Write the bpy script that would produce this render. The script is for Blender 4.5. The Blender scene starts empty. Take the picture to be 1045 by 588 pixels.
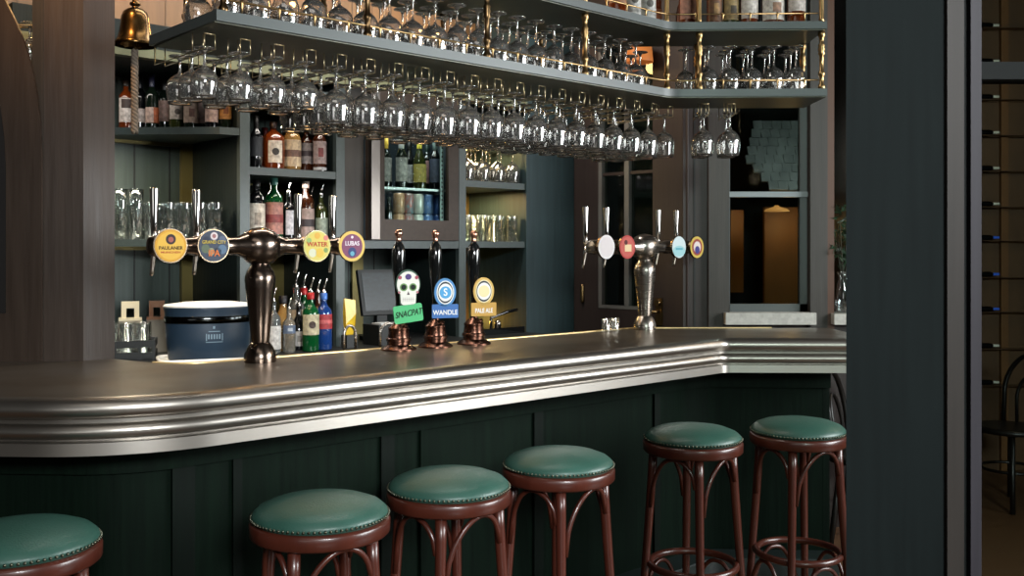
import bpy, bmesh, math, random
from mathutils import Vector, Matrix
random.seed(7)
C = bpy.context.scene.collection
PI = math.pi
R = math.radians
sin, cos = math.sin, math.cos

# ------------------------------------------------------------------ frames
EYE, FPX, YH, CX = 1.5, 1000.0, 255.0, 522.5
TH = R(42.5)
ux, uy = cos(TH), sin(TH)
nx, ny = -uy, ux
O = (-0.01, 3.52)
PH = R(-2.0)                       # direction of the short right-hand leg of the bar

def L(s, t, z=0.0):                # long leg of the bar: s along, t towards the bartender
    return Vector((O[0] + s*ux + t*nx, O[1] + s*uy + t*ny, z))
D0 = O[0]*nx + O[1]*ny
S0 = O[0]*ux + O[1]*uy
def st(px, t):                     # photo column + t-plane -> s, depth
    xp = (px - CX)/FPX
    Y = (D0 + t)/(ny + nx*xp)
    return Y*(xp*ux + uy) - S0, Y
def at(px, py, Y):
    return Vector(((px-CX)/FPX*Y, Y, EYE-(py-YH)/FPX*Y))
def zof(py, Y):
    return EYE-(py-YH)/FPX*Y

# ------------------------------------------------------------------ materials
def lin(c):
    if isinstance(c, str):
        c = tuple(int(c[i:i+2], 16)/255 for i in (1, 3, 5))
    return tuple(x/12.92 if x <= .04045 else ((x+.055)/1.055)**2.4 for x in c) + (1.0,)
MATS = {}
def mat(key, col='#808080', rough=.5, metal=0.0, spec=.5, trans=0.0, ior=1.45, coat=0.0, emit=None, es=0.0,
        noise=None, bump=None, alpha=1.0):
    """noise=(scale xyz, amount, second colour); bump=(scale xyz, strength)"""
    if key in MATS: return MATS[key]
    m = bpy.data.materials.new(key); m.use_nodes = True
    nt = m.node_tree; b = nt.nodes['Principled BSDF']
    b.inputs['Base Color'].default_value = lin(col)
    b.inputs['Roughness'].default_value = rough
    b.inputs['Metallic'].default_value = metal
    b.inputs['Specular IOR Level'].default_value = spec
    b.inputs['Transmission Weight'].default_value = trans
    b.inputs['IOR'].default_value = ior
    b.inputs['Coat Weight'].default_value = coat
    b.inputs['Coat Roughness'].default_value = .08
    if emit:
        b.inputs['Emission Color'].default_value = lin(emit); b.inputs['Emission Strength'].default_value = es
    def tex(scale, detail=4):
        tc = nt.nodes.new('ShaderNodeTexCoord'); mp = nt.nodes.new('ShaderNodeMapping')
        mp.inputs['Scale'].default_value = scale
        n = nt.nodes.new('ShaderNodeTexNoise'); n.inputs['Scale'].default_value = 1.0; n.inputs['Detail'].default_value = detail
        nt.links.new(tc.outputs['Object'], mp.inputs['Vector']); nt.links.new(mp.outputs['Vector'], n.inputs['Vector'])
        return n
    if noise:
        n = tex(noise[0]); r = nt.nodes.new('ShaderNodeValToRGB')
        r.color_ramp.elements[0].position = .5-noise[1]; r.color_ramp.elements[1].position = .5+noise[1]
        r.color_ramp.elements[0].color = lin(col); r.color_ramp.elements[1].color = lin(noise[2])
        nt.links.new(n.outputs['Fac'], r.inputs['Fac']); nt.links.new(r.outputs['Color'], b.inputs['Base Color'])
        if len(noise) > 3:
            mr = nt.nodes.new('ShaderNodeMapRange'); mr.inputs['To Min'].default_value = noise[3]; mr.inputs['To Max'].default_value = noise[4]
            nt.links.new(n.outputs['Fac'], mr.inputs['Value']); nt.links.new(mr.outputs['Result'], b.inputs['Roughness'])
    if bump:
        n = tex(bump[0], 6); bp = nt.nodes.new('ShaderNodeBump'); bp.inputs['Strength'].default_value = bump[1]; bp.inputs['Distance'].default_value = .004
        nt.links.new(n.outputs['Fac'], bp.inputs['Height']); nt.links.new(bp.outputs['Normal'], b.inputs['Normal'])
    MATS[key] = m
    return m
def thin_glass(key, tint='#f4f8f8', lo=.06, hi=.85, power=2.5, rough=.02, refl='#ffffff'):
    """clear thin-walled glass: transmits straight through, mirrors more and more towards the rim"""
    if key in MATS: return MATS[key]
    m = bpy.data.materials.new(key); m.use_nodes = True; nt = m.node_tree; nt.nodes.clear()
    out = nt.nodes.new('ShaderNodeOutputMaterial'); mx = nt.nodes.new('ShaderNodeMixShader')
    tr = nt.nodes.new('ShaderNodeBsdfTransparent'); tr.inputs['Color'].default_value = lin(tint)
    gl = nt.nodes.new('ShaderNodeBsdfGlossy'); gl.inputs['Roughness'].default_value = rough; gl.inputs['Color'].default_value = lin(refl)
    lw = nt.nodes.new('ShaderNodeLayerWeight'); lw.inputs['Blend'].default_value = .5
    pw = nt.nodes.new('ShaderNodeMath'); pw.operation = 'POWER'; pw.inputs[1].default_value = power
    mr = nt.nodes.new('ShaderNodeMapRange'); mr.inputs['To Min'].default_value = lo; mr.inputs['To Max'].default_value = hi
    nt.links.new(lw.outputs['Facing'], pw.inputs[0]); nt.links.new(pw.outputs[0], mr.inputs['Value'])
    nt.links.new(mr.outputs['Result'], mx.inputs['Fac']); nt.links.new(tr.outputs[0], mx.inputs[1]); nt.links.new(gl.outputs[0], mx.inputs[2])
    nt.links.new(mx.outputs[0], out.inputs['Surface'])
    MATS[key] = m
    return m

BROWN = mat('dark_brown_wood', '#261d17', .45, spec=.35, noise=((30, 30, 2.5), .35, '#352a22', .38, .58), bump=((60, 60, 4), .25))
BROWN2 = mat('brown_wood_panel', '#241c1a', .5, noise=((40, 40, 3), .3, '#2e2421'), bump=((60, 60, 4), .2))
GREYWOOD = mat('grey_brown_wood', '#312e2b', .45, spec=.35, noise=((40, 40, 2.5), .35, '#3f3b37', .38, .55), bump=((70, 70, 4), .25))
TEAL = mat('teal_painted_wood', '#1c292b', .5, spec=.3, noise=((45, 45, 2.5), .3, '#263639'), bump=((60, 60, 3), .3))
TEALD = mat('dark_teal_wood', '#0d1413', .55, spec=.25, noise=((45, 45, 2.5), .3, '#131c1b'), bump=((60, 60, 3), .3))
PLANK = mat('grey_teal_planks', '#2a3530', .5, noise=((50, 50, 2.2), .3, '#39443f'), bump=((60, 60, 3), .3))
GREENBAR = mat('dark_green_bar_front', '#040b07', .6, spec=.06, noise=((50, 50, 3), .3, '#08140d'), bump=((70, 70, 4), .3))
GREENB2 = mat('darker_green_stile', '#030705', .6, spec=.1, noise=((50, 50, 3), .3, '#07100b'))
SHELFM = mat('slate_shelf_paint', '#343a39', .42, noise=((4, 4, 4), .3, '#3e4544'))
SHELFU = mat('bronze_shelf_underside', '#3a3d33', .38, metal=.3, noise=((3, 3, 3), .3, '#4a4c40'))
PEWTER = mat('pewter_bar_top', '#8a8278', .4, metal=.92, noise=((3.5, 3.5, 3.5), .22, '#6e6152', .24, .40))
PEWTERE = mat('pewter_moulding', '#a39e97', .36, metal=1.0, noise=((5, 5, 5), .35, '#8e8880', .30, .42))
BRASS = mat('aged_brass', '#9c8158', .3, metal=1.0, noise=((12, 12, 12), .3, '#806746'))
WIREB = mat('pale_brass_wire', '#b3a482', .3, metal=1.0)
BRASSD = mat('dark_bronze_brass', '#5e4c34', .3, metal=1.0, noise=((12, 12, 12), .3, '#483826'))
BRASSL = mat('pale_brass_edge', '#e2c791', .35, metal=.6)
OLIVE = mat('dull_gold_strip', '#6a6036', .4, metal=.5)
STEEL = mat('brushed_steel', '#9a938c', .26, metal=1.0, noise=((4, 4, 90), .3, '#857e77', .2, .36))
BRONZE = mat('bronze_tinted_steel', '#74665c', .2, metal=1.0, noise=((4, 4, 40), .3, '#665a51', .14, .28))
CHROME = mat('polished_chrome', '#d4d2ce', .08, metal=1.0)
COPPER = mat('dark_copper', '#50362c', .26, metal=1.0, noise=((20, 20, 20), .3, '#62463a'))
KNOBC = mat('rose_copper_knob', '#a9806e', .22, metal=1.0)
BLACKG = mat('black_gloss', '#0c0d0d', .12, coat=.6)
BLACKM = mat('black_matt', '#111312', .55)
FLOORM = mat('floor_boards', '#5a3b24', .4, noise=((2, 30, 2), .35, '#5e4632', .3, .5))
CEILM = mat('dark_ceiling', '#2c2622', .7)
WARMWALL = mat('warm_plank_wall', '#4c361c', .55, noise=((30, 30, 2), .3, '#5c4326'))
LEATHER = mat('green_leather', '#234239', .40, noise=((14, 14, 14), .35, '#294d43', .36, .48), bump=((160, 160, 160), .22))
STUDM = mat('nailhead_metal', '#55574b', .35, metal=1.0)
MAHOG = mat('mahogany_wood', '#35150e', .32, coat=.15, noise=((30, 30, 4), .35, '#472016'))
STONE = mat('pale_stone', '#9a9790', .5, noise=((40, 40, 40), .25, '#b9b6ae'))
WHITE = mat('white_enamel', '#e6e4de', .35)
NAVY = mat('navy_enamel', '#1d2d3c', .4, noise=((6, 6, 6), .3, '#243646'))
def real_glass(key, col='#fbfbfa', rough=.0, ior=1.46, veil=.05):
    """solid clear glass with a faint white veil that adds the glow of light scattered in it"""
    m = bpy.data.materials.new(key); m.use_nodes = True; nt = m.node_tree; nt.nodes.clear()
    out = nt.nodes.new('ShaderNodeOutputMaterial'); mx = nt.nodes.new('ShaderNodeMixShader'); mx.inputs['Fac'].default_value = veil
    g = nt.nodes.new('ShaderNodeBsdfGlass'); g.inputs['IOR'].default_value = ior; g.inputs['Roughness'].default_value = rough; g.inputs['Color'].default_value = lin(col)
    d = nt.nodes.new('ShaderNodeBsdfDiffuse'); d.inputs['Color'].default_value = lin('#f4f2ee')  # white diffuse share stands in for light scattered through the glass
    nt.links.new(g.outputs[0], mx.inputs[1]); nt.links.new(d.outputs[0], mx.inputs[2])
    gl = nt.nodes.new('ShaderNodeBsdfGlossy'); gl.inputs['Roughness'].default_value = .06
    lw = nt.nodes.new('ShaderNodeLayerWeight'); lw.inputs['Blend'].default_value = .5
    mr = nt.nodes.new('ShaderNodeMapRange'); mr.inputs['To Min'].default_value = .10; mr.inputs['To Max'].default_value = .60
    pw = nt.nodes.new('ShaderNodeMath'); pw.operation = 'POWER'; pw.inputs[1].default_value = 2.0
    m2 = nt.nodes.new('ShaderNodeMixShader')
    nt.links.new(lw.outputs['Facing'], pw.inputs[0]); nt.links.new(pw.outputs[0], mr.inputs['Value']); nt.links.new(mr.outputs['Result'], m2.inputs['Fac'])
    nt.links.new(mx.outputs[0], m2.inputs[1]); nt.links.new(gl.outputs[0], m2.inputs[2]); nt.links.new(m2.outputs[0], out.inputs['Surface'])
    MATS[key] = m
    return m
GLASS = real_glass('clear_glassware', veil=.03)
TUMG = thin_glass('clear_tumbler_glass', lo=.10, hi=.95, power=1.3, rough=.06)
PANE = thin_glass('window_pane_glass', tint='#c4ccc8', lo=.02, hi=.5, power=4, rough=.01)
FPANE = thin_glass('fridge_pane_glass', tint='#e6ecea', lo=.0, hi=.2, power=4, rough=.01)

# ------------------------------------------------------------------ mesh helpers
class MB:
    def __init__(self): self.v = []; self.f = []; self.smooth = set()
    def add(self, vs, fs, smooth=False):
        b = len(self.v); self.v += [tuple(p) for p in vs]
        for f in fs:
            if smooth: self.smooth.add(len(self.f))
            self.f.append(tuple(i+b for i in f))
        return self
    def box(self, x0, x1, y0, y1, z0, z1, M=None):
        vs = [Vector((x, y, z)) for z in (z0, z1) for x, y in ((x0, y0), (x1, y0), (x1, y1), (x0, y1))]
        if M: vs = [M @ p for p in vs]
        return self.add(vs, [(0, 3, 2, 1), (4, 5, 6, 7), (0, 1, 5, 4), (1, 2, 6, 5), (2, 3, 7, 6), (3, 0, 4, 7)])
    def prism(self, poly, z0, z1):
        n = len(poly)
        a = sum(poly[i][0]*poly[(i+1) % n][1]-poly[(i+1) % n][0]*poly[i][1] for i in range(n))
        if a < 0: poly = poly[::-1]
        vs = [(p[0], p[1], z0) for p in poly]+[(p[0], p[1], z1) for p in poly]
        fs = [tuple(range(n-1, -1, -1)), tuple(range(n, 2*n))]+[(i, (i+1) % n, n+(i+1) % n, n+i) for i in range(n)]
        return self.add(vs, fs)
    def lathe(self, prof, seg=24, M=None, sx=1, sy=1, cap=True, smooth=True):
        vs = []; fs = []
        for r, z in prof:
            for k in range(seg):
                a = 2*PI*k/seg
                vs.append(Vector((r*cos(a)*sx, r*sin(a)*sy, z)))
        m = len(prof)
        for i in range(m-1):
            for k in range(seg):
                k2 = (k+1) % seg
                fs.append((i*seg+k, i*seg+k2, (i+1)*seg+k2, (i+1)*seg+k))
        if M: vs = [M @ p for p in vs]
        b = len(self.v)
        self.add(vs, fs, smooth)
        if cap:
            self.f.append(tuple(b+k for k in range(seg-1, -1, -1)))
            self.f.append(tuple(b+(m-1)*seg+k for k in range(seg)))
        return self
    def tube(self, pts, r, seg=8, closed=False, radii=None, smooth=True):
        pts = [Vector(p) for p in pts]; n = len(pts); vs = []
        up = None
        for i, p in enumerate(pts):
            if closed: d = pts[(i+1) % n]-pts[i-1]
            else: d = pts[min(i+1, n-1)]-pts[max(i-1, 0)]
            d.normalize()
            if up is None:
                up = Vector((0, 0, 1)) if abs(d.z) < .9 else Vector((1, 0, 0))
            s = d.cross(up)
            if s.length < 1e-4: s = d.cross(Vector((0, 1, 0)))
            s.normalize(); up = s.cross(d).normalized()
            rr = radii[i] if radii else r
            for k in range(seg):
                a = 2*PI*k/seg
                vs.append(p+s*cos(a)*rr+up*sin(a)*rr)
        fs = []
        for i in range(n if closed else n-1):
            j = (i+1) % n
            for k in range(seg):
                k2 = (k+1) % seg
                fs.append((i*seg+k, i*seg+k2, j*seg+k2, j*seg+k))
        b = len(self.v); self.add(vs, fs, smooth)
        if not closed:
            self.f.append(tuple(b+k for k in range(seg-1, -1, -1))); self.f.append(tuple(b+(n-1)*seg+k for k in range(seg)))
        return self
    def sphere(self, c, r, seg=12, rings=8, sz=1.0):
        prof = [(max(r*sin(PI*i/rings), 1e-5), -r*cos(PI*i/rings)*sz) for i in range(rings+1)]
        return self.lathe(prof, seg, Matrix.Translation(Vector(c)), cap=False)
    def sweep(self, path, prof, smooth=True, out=1):
        """path: 2D points; prof: (inward offset, z) from the path. inward = left of travel * out"""
        n = len(path); vs = []; m = len(prof)
        for i, p in enumerate(path):
            nr = miter(path, i)
            for o, z in prof: vs.append((p[0]+nr[0]*o*out, p[1]+nr[1]*o*out, z))
        fs = []
        for i in range(n-1):
            for k in range(m-1): fs.append((i*m+k, (i+1)*m+k, (i+1)*m+k+1, i*m+k+1))
        return self.add(vs, fs, smooth)
    def build(self, name, m, parent=None, loc=None, rz=0.0, recalc=True, sharp=None):
        me = bpy.data.meshes.new(name); me.from_pydata(self.v, [], self.f)
        for i, p in enumerate(me.polygons): p.use_smooth = i in self.smooth
        if recalc:
            bm = bmesh.new(); bm.from_mesh(me); bmesh.ops.recalc_face_normals(bm, faces=bm.faces[:]); bm.to_mesh(me); bm.free()
        if sharp is not None and self.smooth: me.set_sharp_from_angle(angle=R(sharp))
        me.materials.append(m); me.update()
        o = bpy.data.objects.new(name, me); C.objects.link(o)
        if parent is not None: o.parent = parent
        if loc is not None: o.location = loc
        o.rotation_euler.z = rz
        return o
def miter(path, i):
    n = len(path)
    def nrm(a, b):
        d = (b[0]-a[0], b[1]-a[1]); l = math.hypot(*d); return (-d[1]/l, d[0]/l)
    if i == 0: return nrm(path[0], path[1])
    if i == n-1: return nrm(path[-2], path[-1])
    a = nrm(path[i-1], path[i]); b = nrm(path[i], path[i+1])
    s = (a[0]+b[0], a[1]+b[1]); d = 1+a[0]*b[0]+a[1]*b[1]
    return (s[0]/d, s[1]/d)
def fillet(pts, radii, seg=10):
    out = [pts[0]]
    for i in range(1, len(pts)-1):
        p, a, b = Vector(pts[i]), Vector(pts[i-1]), Vector(pts[i+1]); r = radii[i-1]
        d1 = (a-p).normalized(); d2 = (b-p).normalized(); ang = d1.angle(d2)
        tl = r/math.tan(ang/2); h = r/sin(ang/2); c = p+(d1+d2).normalized()*h
        s = p+d1*tl; e = p+d2*tl
        a0 = math.atan2(s.y-c.y, s.x-c.x); a1 = math.atan2(e.y-c.y, e.x-c.x); da = (a1-a0+PI) % (2*PI)-PI
        out += [(c.x+r*cos(a0+da*k/seg), c.y+r*sin(a0+da*k/seg)) for k in range(seg+1)]
    return out+[pts[-1]]
def isect(p, a, q, b):             # two lines: point, angle
    d1 = (cos(a), sin(a)); d2 = (cos(b), sin(b)); det = d1[0]*-d2[1]+d2[0]*d1[1]
    rx, ry = q[0]-p[0], q[1]-p[1]; k = (rx*-d2[1]+d2[0]*ry)/det
    return (p[0]+k*d1[0], p[1]+k*d1[1])
def off(path, d):
    return [(p[0]+miter(path, i)[0]*d, p[1]+miter(path, i)[1]*d) for i, p in enumerate(path)]
def tag(o, label=None, cat=None, group=None, kind=None):
    if label: o['label'] = label
    if cat: o['category'] = cat
    if group: o['group'] = group
    if kind: o['kind'] = kind
    return o
def empty(name, loc=(0, 0, 0), rz=0.0, label=None, cat=None, group=None, kind=None):
    o = bpy.data.objects.new(name, None); C.objects.link(o); o.location = loc; o.rotation_euler.z = rz
    o.empty_display_size = .05
    return tag(o, label, cat, group, kind)
def copy_tree(o, parent=None):
    c = o.copy(); C.objects.link(c); c.parent = parent
    for ch in list(o.children): copy_tree(ch, c)
    return c
def struct(mb, name, m, parent=None):
    o = mb.build(name, m, parent)
    if parent is None: o['kind'] = 'structure'
    return o
def text(s, size, name, m, parent, M, sx=1.0, shear=0.0, extr=.0006):
    cu = bpy.data.curves.new('t', 'FONT'); cu.body = s; cu.size = size; cu.align_x = 'CENTER'; cu.align_y = 'CENTER'
    cu.extrude = extr; cu.shear = shear; cu.offset = size*.012
    to = bpy.data.objects.new('t', cu); C.objects.link(to)
    bpy.context.view_layer.update()
    me = bpy.data.meshes.new_from_object(to.evaluated_get(bpy.context.evaluated_depsgraph_get()))
    bpy.data.objects.remove(to); bpy.data.curves.remove(cu)
    me.transform(Matrix.Diagonal((sx, 1, 1, 1))); me.transform(M); me.materials.clear(); me.materials.append(m); me.name = name
    o = bpy.data.objects.new(name, me); C.objects.link(o); o.parent = parent
    return o
FRONT = Matrix(((1, 0, 0, 0), (0, 0, -1, 0), (0, 1, 0, 0), (0, 0, 0, 1)))     # xy-drawing -> stands up, faces local -y

# ------------------------------------------------------------------ bar plan
HB = 1.10
lineL = ((-1.2, 2.605), R(-3.5))
cornerL = isect(lineL[0], lineL[1], O, TH)
cornerR = (L(1.318, 0).x, L(1.318, 0).y)
farL = (cornerL[0]-1.6*cos(lineL[1]), cornerL[1]-1.6*sin(lineL[1]))
endR = (1.62, cornerR[1]+(1.62-cornerR[0])*math.tan(PH))
FRONTP = fillet([farL, cornerL, cornerR, endR], [.62, .06], 14)
# back edge of the top
bl = L(-.93, .68); br = L(1.47, .66)
backR = (1.62, br.y+(1.62-br.x)*math.tan(R(1.0)))
pil_c = (-1.545, 3.53)
BACKP = fillet([(-1.475, 3.60), (bl.x, bl.y), (br.x, br.y), backR], [.18, .15], 8)

bar = empty('bar_counter', (0, 0, 0), 0, 'long angled bar counter with pewter top, deep moulded edge and dark green panelled front', 'bar counter')
prof = [(.30, 1.095), (.055, 1.0995), (.034, 1.1005), (.018, 1.096), (.006, 1.086), (.0, 1.072), (.003, 1.058), (.013, 1.047), (.024, 1.043),
        (.036, 1.043), (.036, 1.030), (.026, 1.028), (.016, 1.021), (.011, 1.010), (.013, .999), (.022, .990), (.034, .987),
        (.034, .983), (.010, .980), (.008, .946), (.07, .946), (.25, .946)]
MB().sweep(FRONTP, prof).build('edge_moulding', PEWTERE, bar, sharp=50)
inner = off(FRONTP, .045)
poly = inner+[(endR[0], backR[1])]+BACKP[::-1]+[(-1.56, 3.52), (-3.0, 3.44)]
MB().prism(poly, 1.06, HB).build('countertop', PEWTER, bar)
MB().sweep(BACKP[1:-2]+[L(1.47, .66).xy+Vector((.70, .012))], [(-.004, 1.10), (-.004, 1.104), (.012, 1.104), (.012, 1.06)]).build('brass_edge_strip', BRASSL, bar)
face = off(FRONTP, .24)
face[-1] = (1.50, face[-1][1])
back_face = off(FRONTP, .34); back_face[-1] = (1.50, back_face[-1][1])
fp = MB(); fp.prism(face+back_face[::-1], .0, .946); fp.build('front_panel', GREENBAR, bar)
# stiles: on the long face at pixel columns, with thin beads
def stile(px, w, m, bd=.012):
    s, _ = st(px, .24)
    p = L(s, .24)
    MB().box(-w/2, w/2, -bd, .001, .09, .93).build('panel_stile', m, bar, loc=(p.x, p.y, 0), rz=TH)
for px, w, m in ((186, .07, GREENB2), (241, .03, GREENB2), (394, .055, GREENB2), (431, .03, GREENBAR), (548, .05, GREENB2), (669, .04, GREENB2), (744, .04, GREENBAR)): stile(px, w, m)
MB().sweep(face[:-1]+[(1.5, face[-1][1])], [(.0, .93), (-.02, .93), (-.02, .85), (0, .85)], smooth=False).build('top_rail', GREENBAR, bar)
MB().sweep(off(FRONTP, .10)[:-1]+[(1.5, off(FRONTP, .10)[-1][1])], [(.15, .0), (0, .0), (0, .075), (.005, .08), (.15, .08)], smooth=False).build('foot_plinth', mat('plinth_slate', '#18201f', .4), bar)
e1 = face[-1]
MB().box(1.47, 1.50, e1[1], backR[1]-.02, 0, .946).build('end_panel', GREENBAR, bar)

# ------------------------------------------------------------------ room shell
fl = MB(); fl.box(-4, 4.4, -3.5, 8, -.05, 0); struct(fl, 'floor', FLOORM)
MB_c = MB(); MB_c.box(-4, 4.4, -3.5, 8, 3.4, 3.45); struct(MB_c, 'ceiling', CEILM)
struct(MB().box(-4, 4.4, -3.6, -3.5, 0, 3.4), 'wall_behind', mat('plain_dark_wall', '#3a3632', .7))
struct(MB().box(-4.1, -4, -3.5, 8, 0, 3.4), 'wall_west', MATS['plain_dark_wall'])
struct(MB().box(4.4, 4.5, -3.5, 8, 0, 3.4), 'wall_east', MATS['plain_dark_wall'])
struct(MB().box(-4, 4.4, 8, 8.1, 0, 3.4), 'wall_far', MATS['plain_dark_wall'])

# back wall behind the back bar (planks), lower part grey-teal, upper warm
TB, TF = 2.02, 1.48
s_door = st(585, TF)[0]
def lbox(mb, s0, s1, t0, t1, z0, z1):      # a box in the long frame, world coordinates
    ps = [L(s0, t0), L(s1, t0), L(s1, t1), L(s0, t1)]
    mb.prism([(p.x, p.y) for p in ps], z0, z1); return mb
SL = -1.75
SC = -1.24
wb = MB(); lbox(wb, SL, s_door+.2, TB, TB+.05, 0, 2.46)
wback = struct(wb, 'wall_back', PLANK)
g = MB()
sA = st(250, TF)[0]
k = SL
while k < s_door:                                    # plank joints: dark grooves cut as thin battens
    lbox(g, k, k+.006, TB-.003, TB+.001, 1.0, 2.4); k += .17
struct(g, 'plank_joint', BLACKM, wback)
wu = MB(); lbox(wu, SL, s_door+.2, TB-.1, TB-.06, 2.46, 3.4)
wup = struct(wu, 'wall_upper_back', WARMWALL)
g = MB(); k = SL
while k < s_door:
    lbox(g, k, k+.005, TB-.103, TB-.099, 2.46, 3.4); k += .13
struct(g, 'plank_joint', mat('warm_wall_joint', '#4b3a2b', .7), wup)

# window wall (right) and the glazed door wall between it and the back bar
YW = 5.3
def wx(px): return (px-CX)/FPX*YW
zt = 2.9
wr = MB()
wr.box(.925, wx(742), YW, YW+.12, 0, 3.4)                      # panel left of the window
wr.box(wx(742), wx(825), YW, YW+.12, 0, zof(331, YW))
wr.box(wx(742), wx(825), YW, YW+.12, zt, 3.4)
wr.box(wx(825), wx(848), YW, YW+.12, 0, 3.4)
wr.box(wx(848), wx(905), YW, YW+.12, 0, zof(331, YW)); wr.box(wx(848), wx(905), YW, YW+.12, zt, 3.4)
wr.box(wx(905), 2.25, YW, YW+.12, 0, 3.4)
wr.box(2.13, 2.25, YW, 8, 0, 3.4)
wwin = struct(wr, 'wall_right', BROWN2)
struct(MB().box(wx(708), wx(709.4), YW-.004, YW+.001, 1.0, 3.2), 'panel_joint', BLACKM, wwin)
# window 1
w1 = empty('window_1', (0, 0, 0), kind='structure')
zs = zof(319, YW)
fr = MB()
fr.box(wx(722), wx(743), YW-.035, YW+.002, zof(334, YW), zt+.1)
fr.box(wx(825), wx(842.5), YW-.035, YW+.002, zof(334, YW), zt+.1)
fr.box(wx(743), wx(825), YW-.035, YW+.002, zt, zt+.1)
struct(fr, 'window_frame', GREYWOOD, w1)
sa = MB(); ya, yb = YW+.02, YW+.06
x0, x1 = wx(742), wx(826)
sa.box(x0, x0+.02, ya, yb, zs, zt); sa.box(x1-.045, x1, ya, yb, zs, zt); sa.box(x0, x1, ya, yb, zs, zs+.045)
struct(sa, 'sash', mat('grey_sash_paint', '#4b504f', .4), w1)
struct(MB().box(x0, x1, ya-.012, yb, zof(201, YW), zof(195.5, YW)), 'glazing_bar', mat('pale_sash_bar', '#7b8284', .35), w1)
struct(MB().box(x0+.01, x1-.02, YW+.04, YW+.045, zs+.02, zt), 'pane', PANE, w1)
struct(MB().box(wx(737), wx(828), YW-.09, YW+.02, zof(331.5, YW-.09), zof(319.5, YW-.09)), 'window_sill', STONE, w1)
# window 2, a sliver past the corner
w2 = empty('window_2', (0, 0, 0), kind='structure')
fr = MB(); fr.box(wx(842.5), wx(849.5), YW-.03, YW+.01, 1.0, 3.3); fr.box(wx(900), wx(910), YW-.03, YW+.01, 1.0, 3.3)
struct(fr, 'window_frame', mat('reddish_window_wood', '#4e3223', .4), w2)
struct(MB().box(wx(849), wx(902), YW+.05, YW+.055, 1.1, zt), 'pane', PANE, w2)
struct(MB().box(wx(846), wx(904), YW-.09, YW+.10, zof(331.5, YW-.09), zof(320.5, YW-.09)), 'window_sill', STONE, w2)

# beyond the windows: night wall, tile and orange shapes in place of pane reflections
ex = empty('exterior_window_reflection', (0, 0, 0), kind='structure')
struct(MB().box(.7, 2.13, 7.2, 7.3, 0, 3.4), 'street_wall', mat('night_brick', '#171a18', .7), ex)
rf = MB()
random.seed(3)
for j in range(12):
    for i in range(13):
        xx = 1.50+i*.065+(j % 2)*.032-.012*j; zz = 1.93+j*.062
        if xx < 1.60+.10*abs(j-3.5)/3.5 or xx > 2.10 or zz > 2.42: continue
        M = Matrix.Translation((xx, 6.6+.03*j, zz)) @ Matrix.Rotation(R(-28+random.uniform(-8, 8)), 4, 'X') @ Matrix.Rotation(R(random.uniform(-6, 6)), 4, 'Y')
        rf.box(-.031, .031, -.008, .008, -.034, .034, M)
struct(rf, 'reflected_tile', mat('pale_reflected_slate', '#8d9391', .5, noise=((8, 8, 8), .3, '#5b605e')), ex)  # pale tiles stand in for a reflection in the upper pane
WARMP = mat('orange_reflected_glow', '#8a5a26', .5, noise=((6, 6, 3), .3, '#6a4218'), emit='#b06a20', es=.05)
struct(MB().box(1.78, 2.03, 6.9, 6.95, .8, 1.80), 'reflected_glow_panel', WARMP, ex)
struct(MB().box(1.54, 1.63, 6.9, 6.95, 1.2, 1.78), 'reflected_glow_panel', WARMP, ex)  # glowing orange panels stand in for warm reflections in the lower pane
lm = MB(); lm.lathe([(.085, 0), (.07, .015), (.02, .03), (.012, .04)], 16, Matrix.Translation((1.755, 6.5, 1.755)))
struct(lm, 'glow_shade', mat('reflected_lamp_glow', '#c08040', .5, emit='#ffb060', es=.8), ex)  # glowing shape in place of a lamp's reflection in the pane

# glazed door wall
A = Vector((.94, 5.3)); Dd = Vector((-1, 1)).normalized(); rzd = math.atan2(1, -1)-PI     # local x runs from far end to near end
def kof(px):
    xp = (px-CX)/FPX; return (A.x-xp*A.y)/(1+xp)
B = A+Vector((-1, 1))*.573
def dloc(px): return (B-(A+Vector((-1, 1))*kof(px))).length            # distance from far end
W = dloc(700)
RZD = math.atan2(A.y-B.y, A.x-B.x)
d1 = empty('door_1', (B.x, B.y, 0), RZD, kind='structure')
f = MB()
xa, xb, xc, xd, xe, xf = dloc(611), dloc(614.5), dloc(637.5), dloc(642), dloc(666), dloc(697)
YD = 5.7
zb_, zm0, zm1 = zof(311, YD), zof(179.5, YD), zof(176.5, YD)
f.box(-.12, xa, 0, .05, 0, 3.4); f.box(xa, xe, 0, .05, 0, zb_); f.box(xe, W+.01, 0, .05, 0, 3.4); f.box(xa, xe, 0, .05, 2.75, 3.4)
f.box(xa, xe, .005, .045, zm0, zm1)
struct(f, 'door_frame', BROWN2, d1)
f = MB(); f.box(xa, xb, -.004, .045, zb_, 2.75); f.box(xc, xd, -.004, .045, zb_, 2.75); f.box(xa, xe, -.003, .045, zb_-.02, zb_)
struct(f, 'glazing_bar', mat('grey_glazing_bar', '#5c5a57', .4), d1)
struct(MB().box(xa, xe, .022, .027, zb_, 2.75), 'pane', PANE, d1)
struct(MB().box(xa-.05, xe+.05, .30, .32, .8, 2.9), 'reflection_backing', mat('dark_green_reflection', '#0e1a15', .6, noise=((3, 3, 3), .2, '#17281f')), d1)  # dark green sheet gives the pane its reflection as colour
hx = dloc(595.5)
f = MB(); f.lathe([(.008, 0), (.011, .01), (.011, .10), (.008, .11)], 10, Matrix.Translation((hx, -.012, zof(309, 5.8))))
struct(f, 'hinge', BRASS, d1)
hx = dloc(673)
zh = zof(318, 5.42)
f = MB(); f.box(hx-.022, hx+.022, -.01, 0, zh-.075, zh+.075); f.tube([(hx, -.01, zh), (hx, -.05, zh), (hx-.06, -.055, zh-.005)], .009); f.tube([(hx, -.005, zh+.05), (hx, -.03, zh+.05)], .018, 12)
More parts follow.
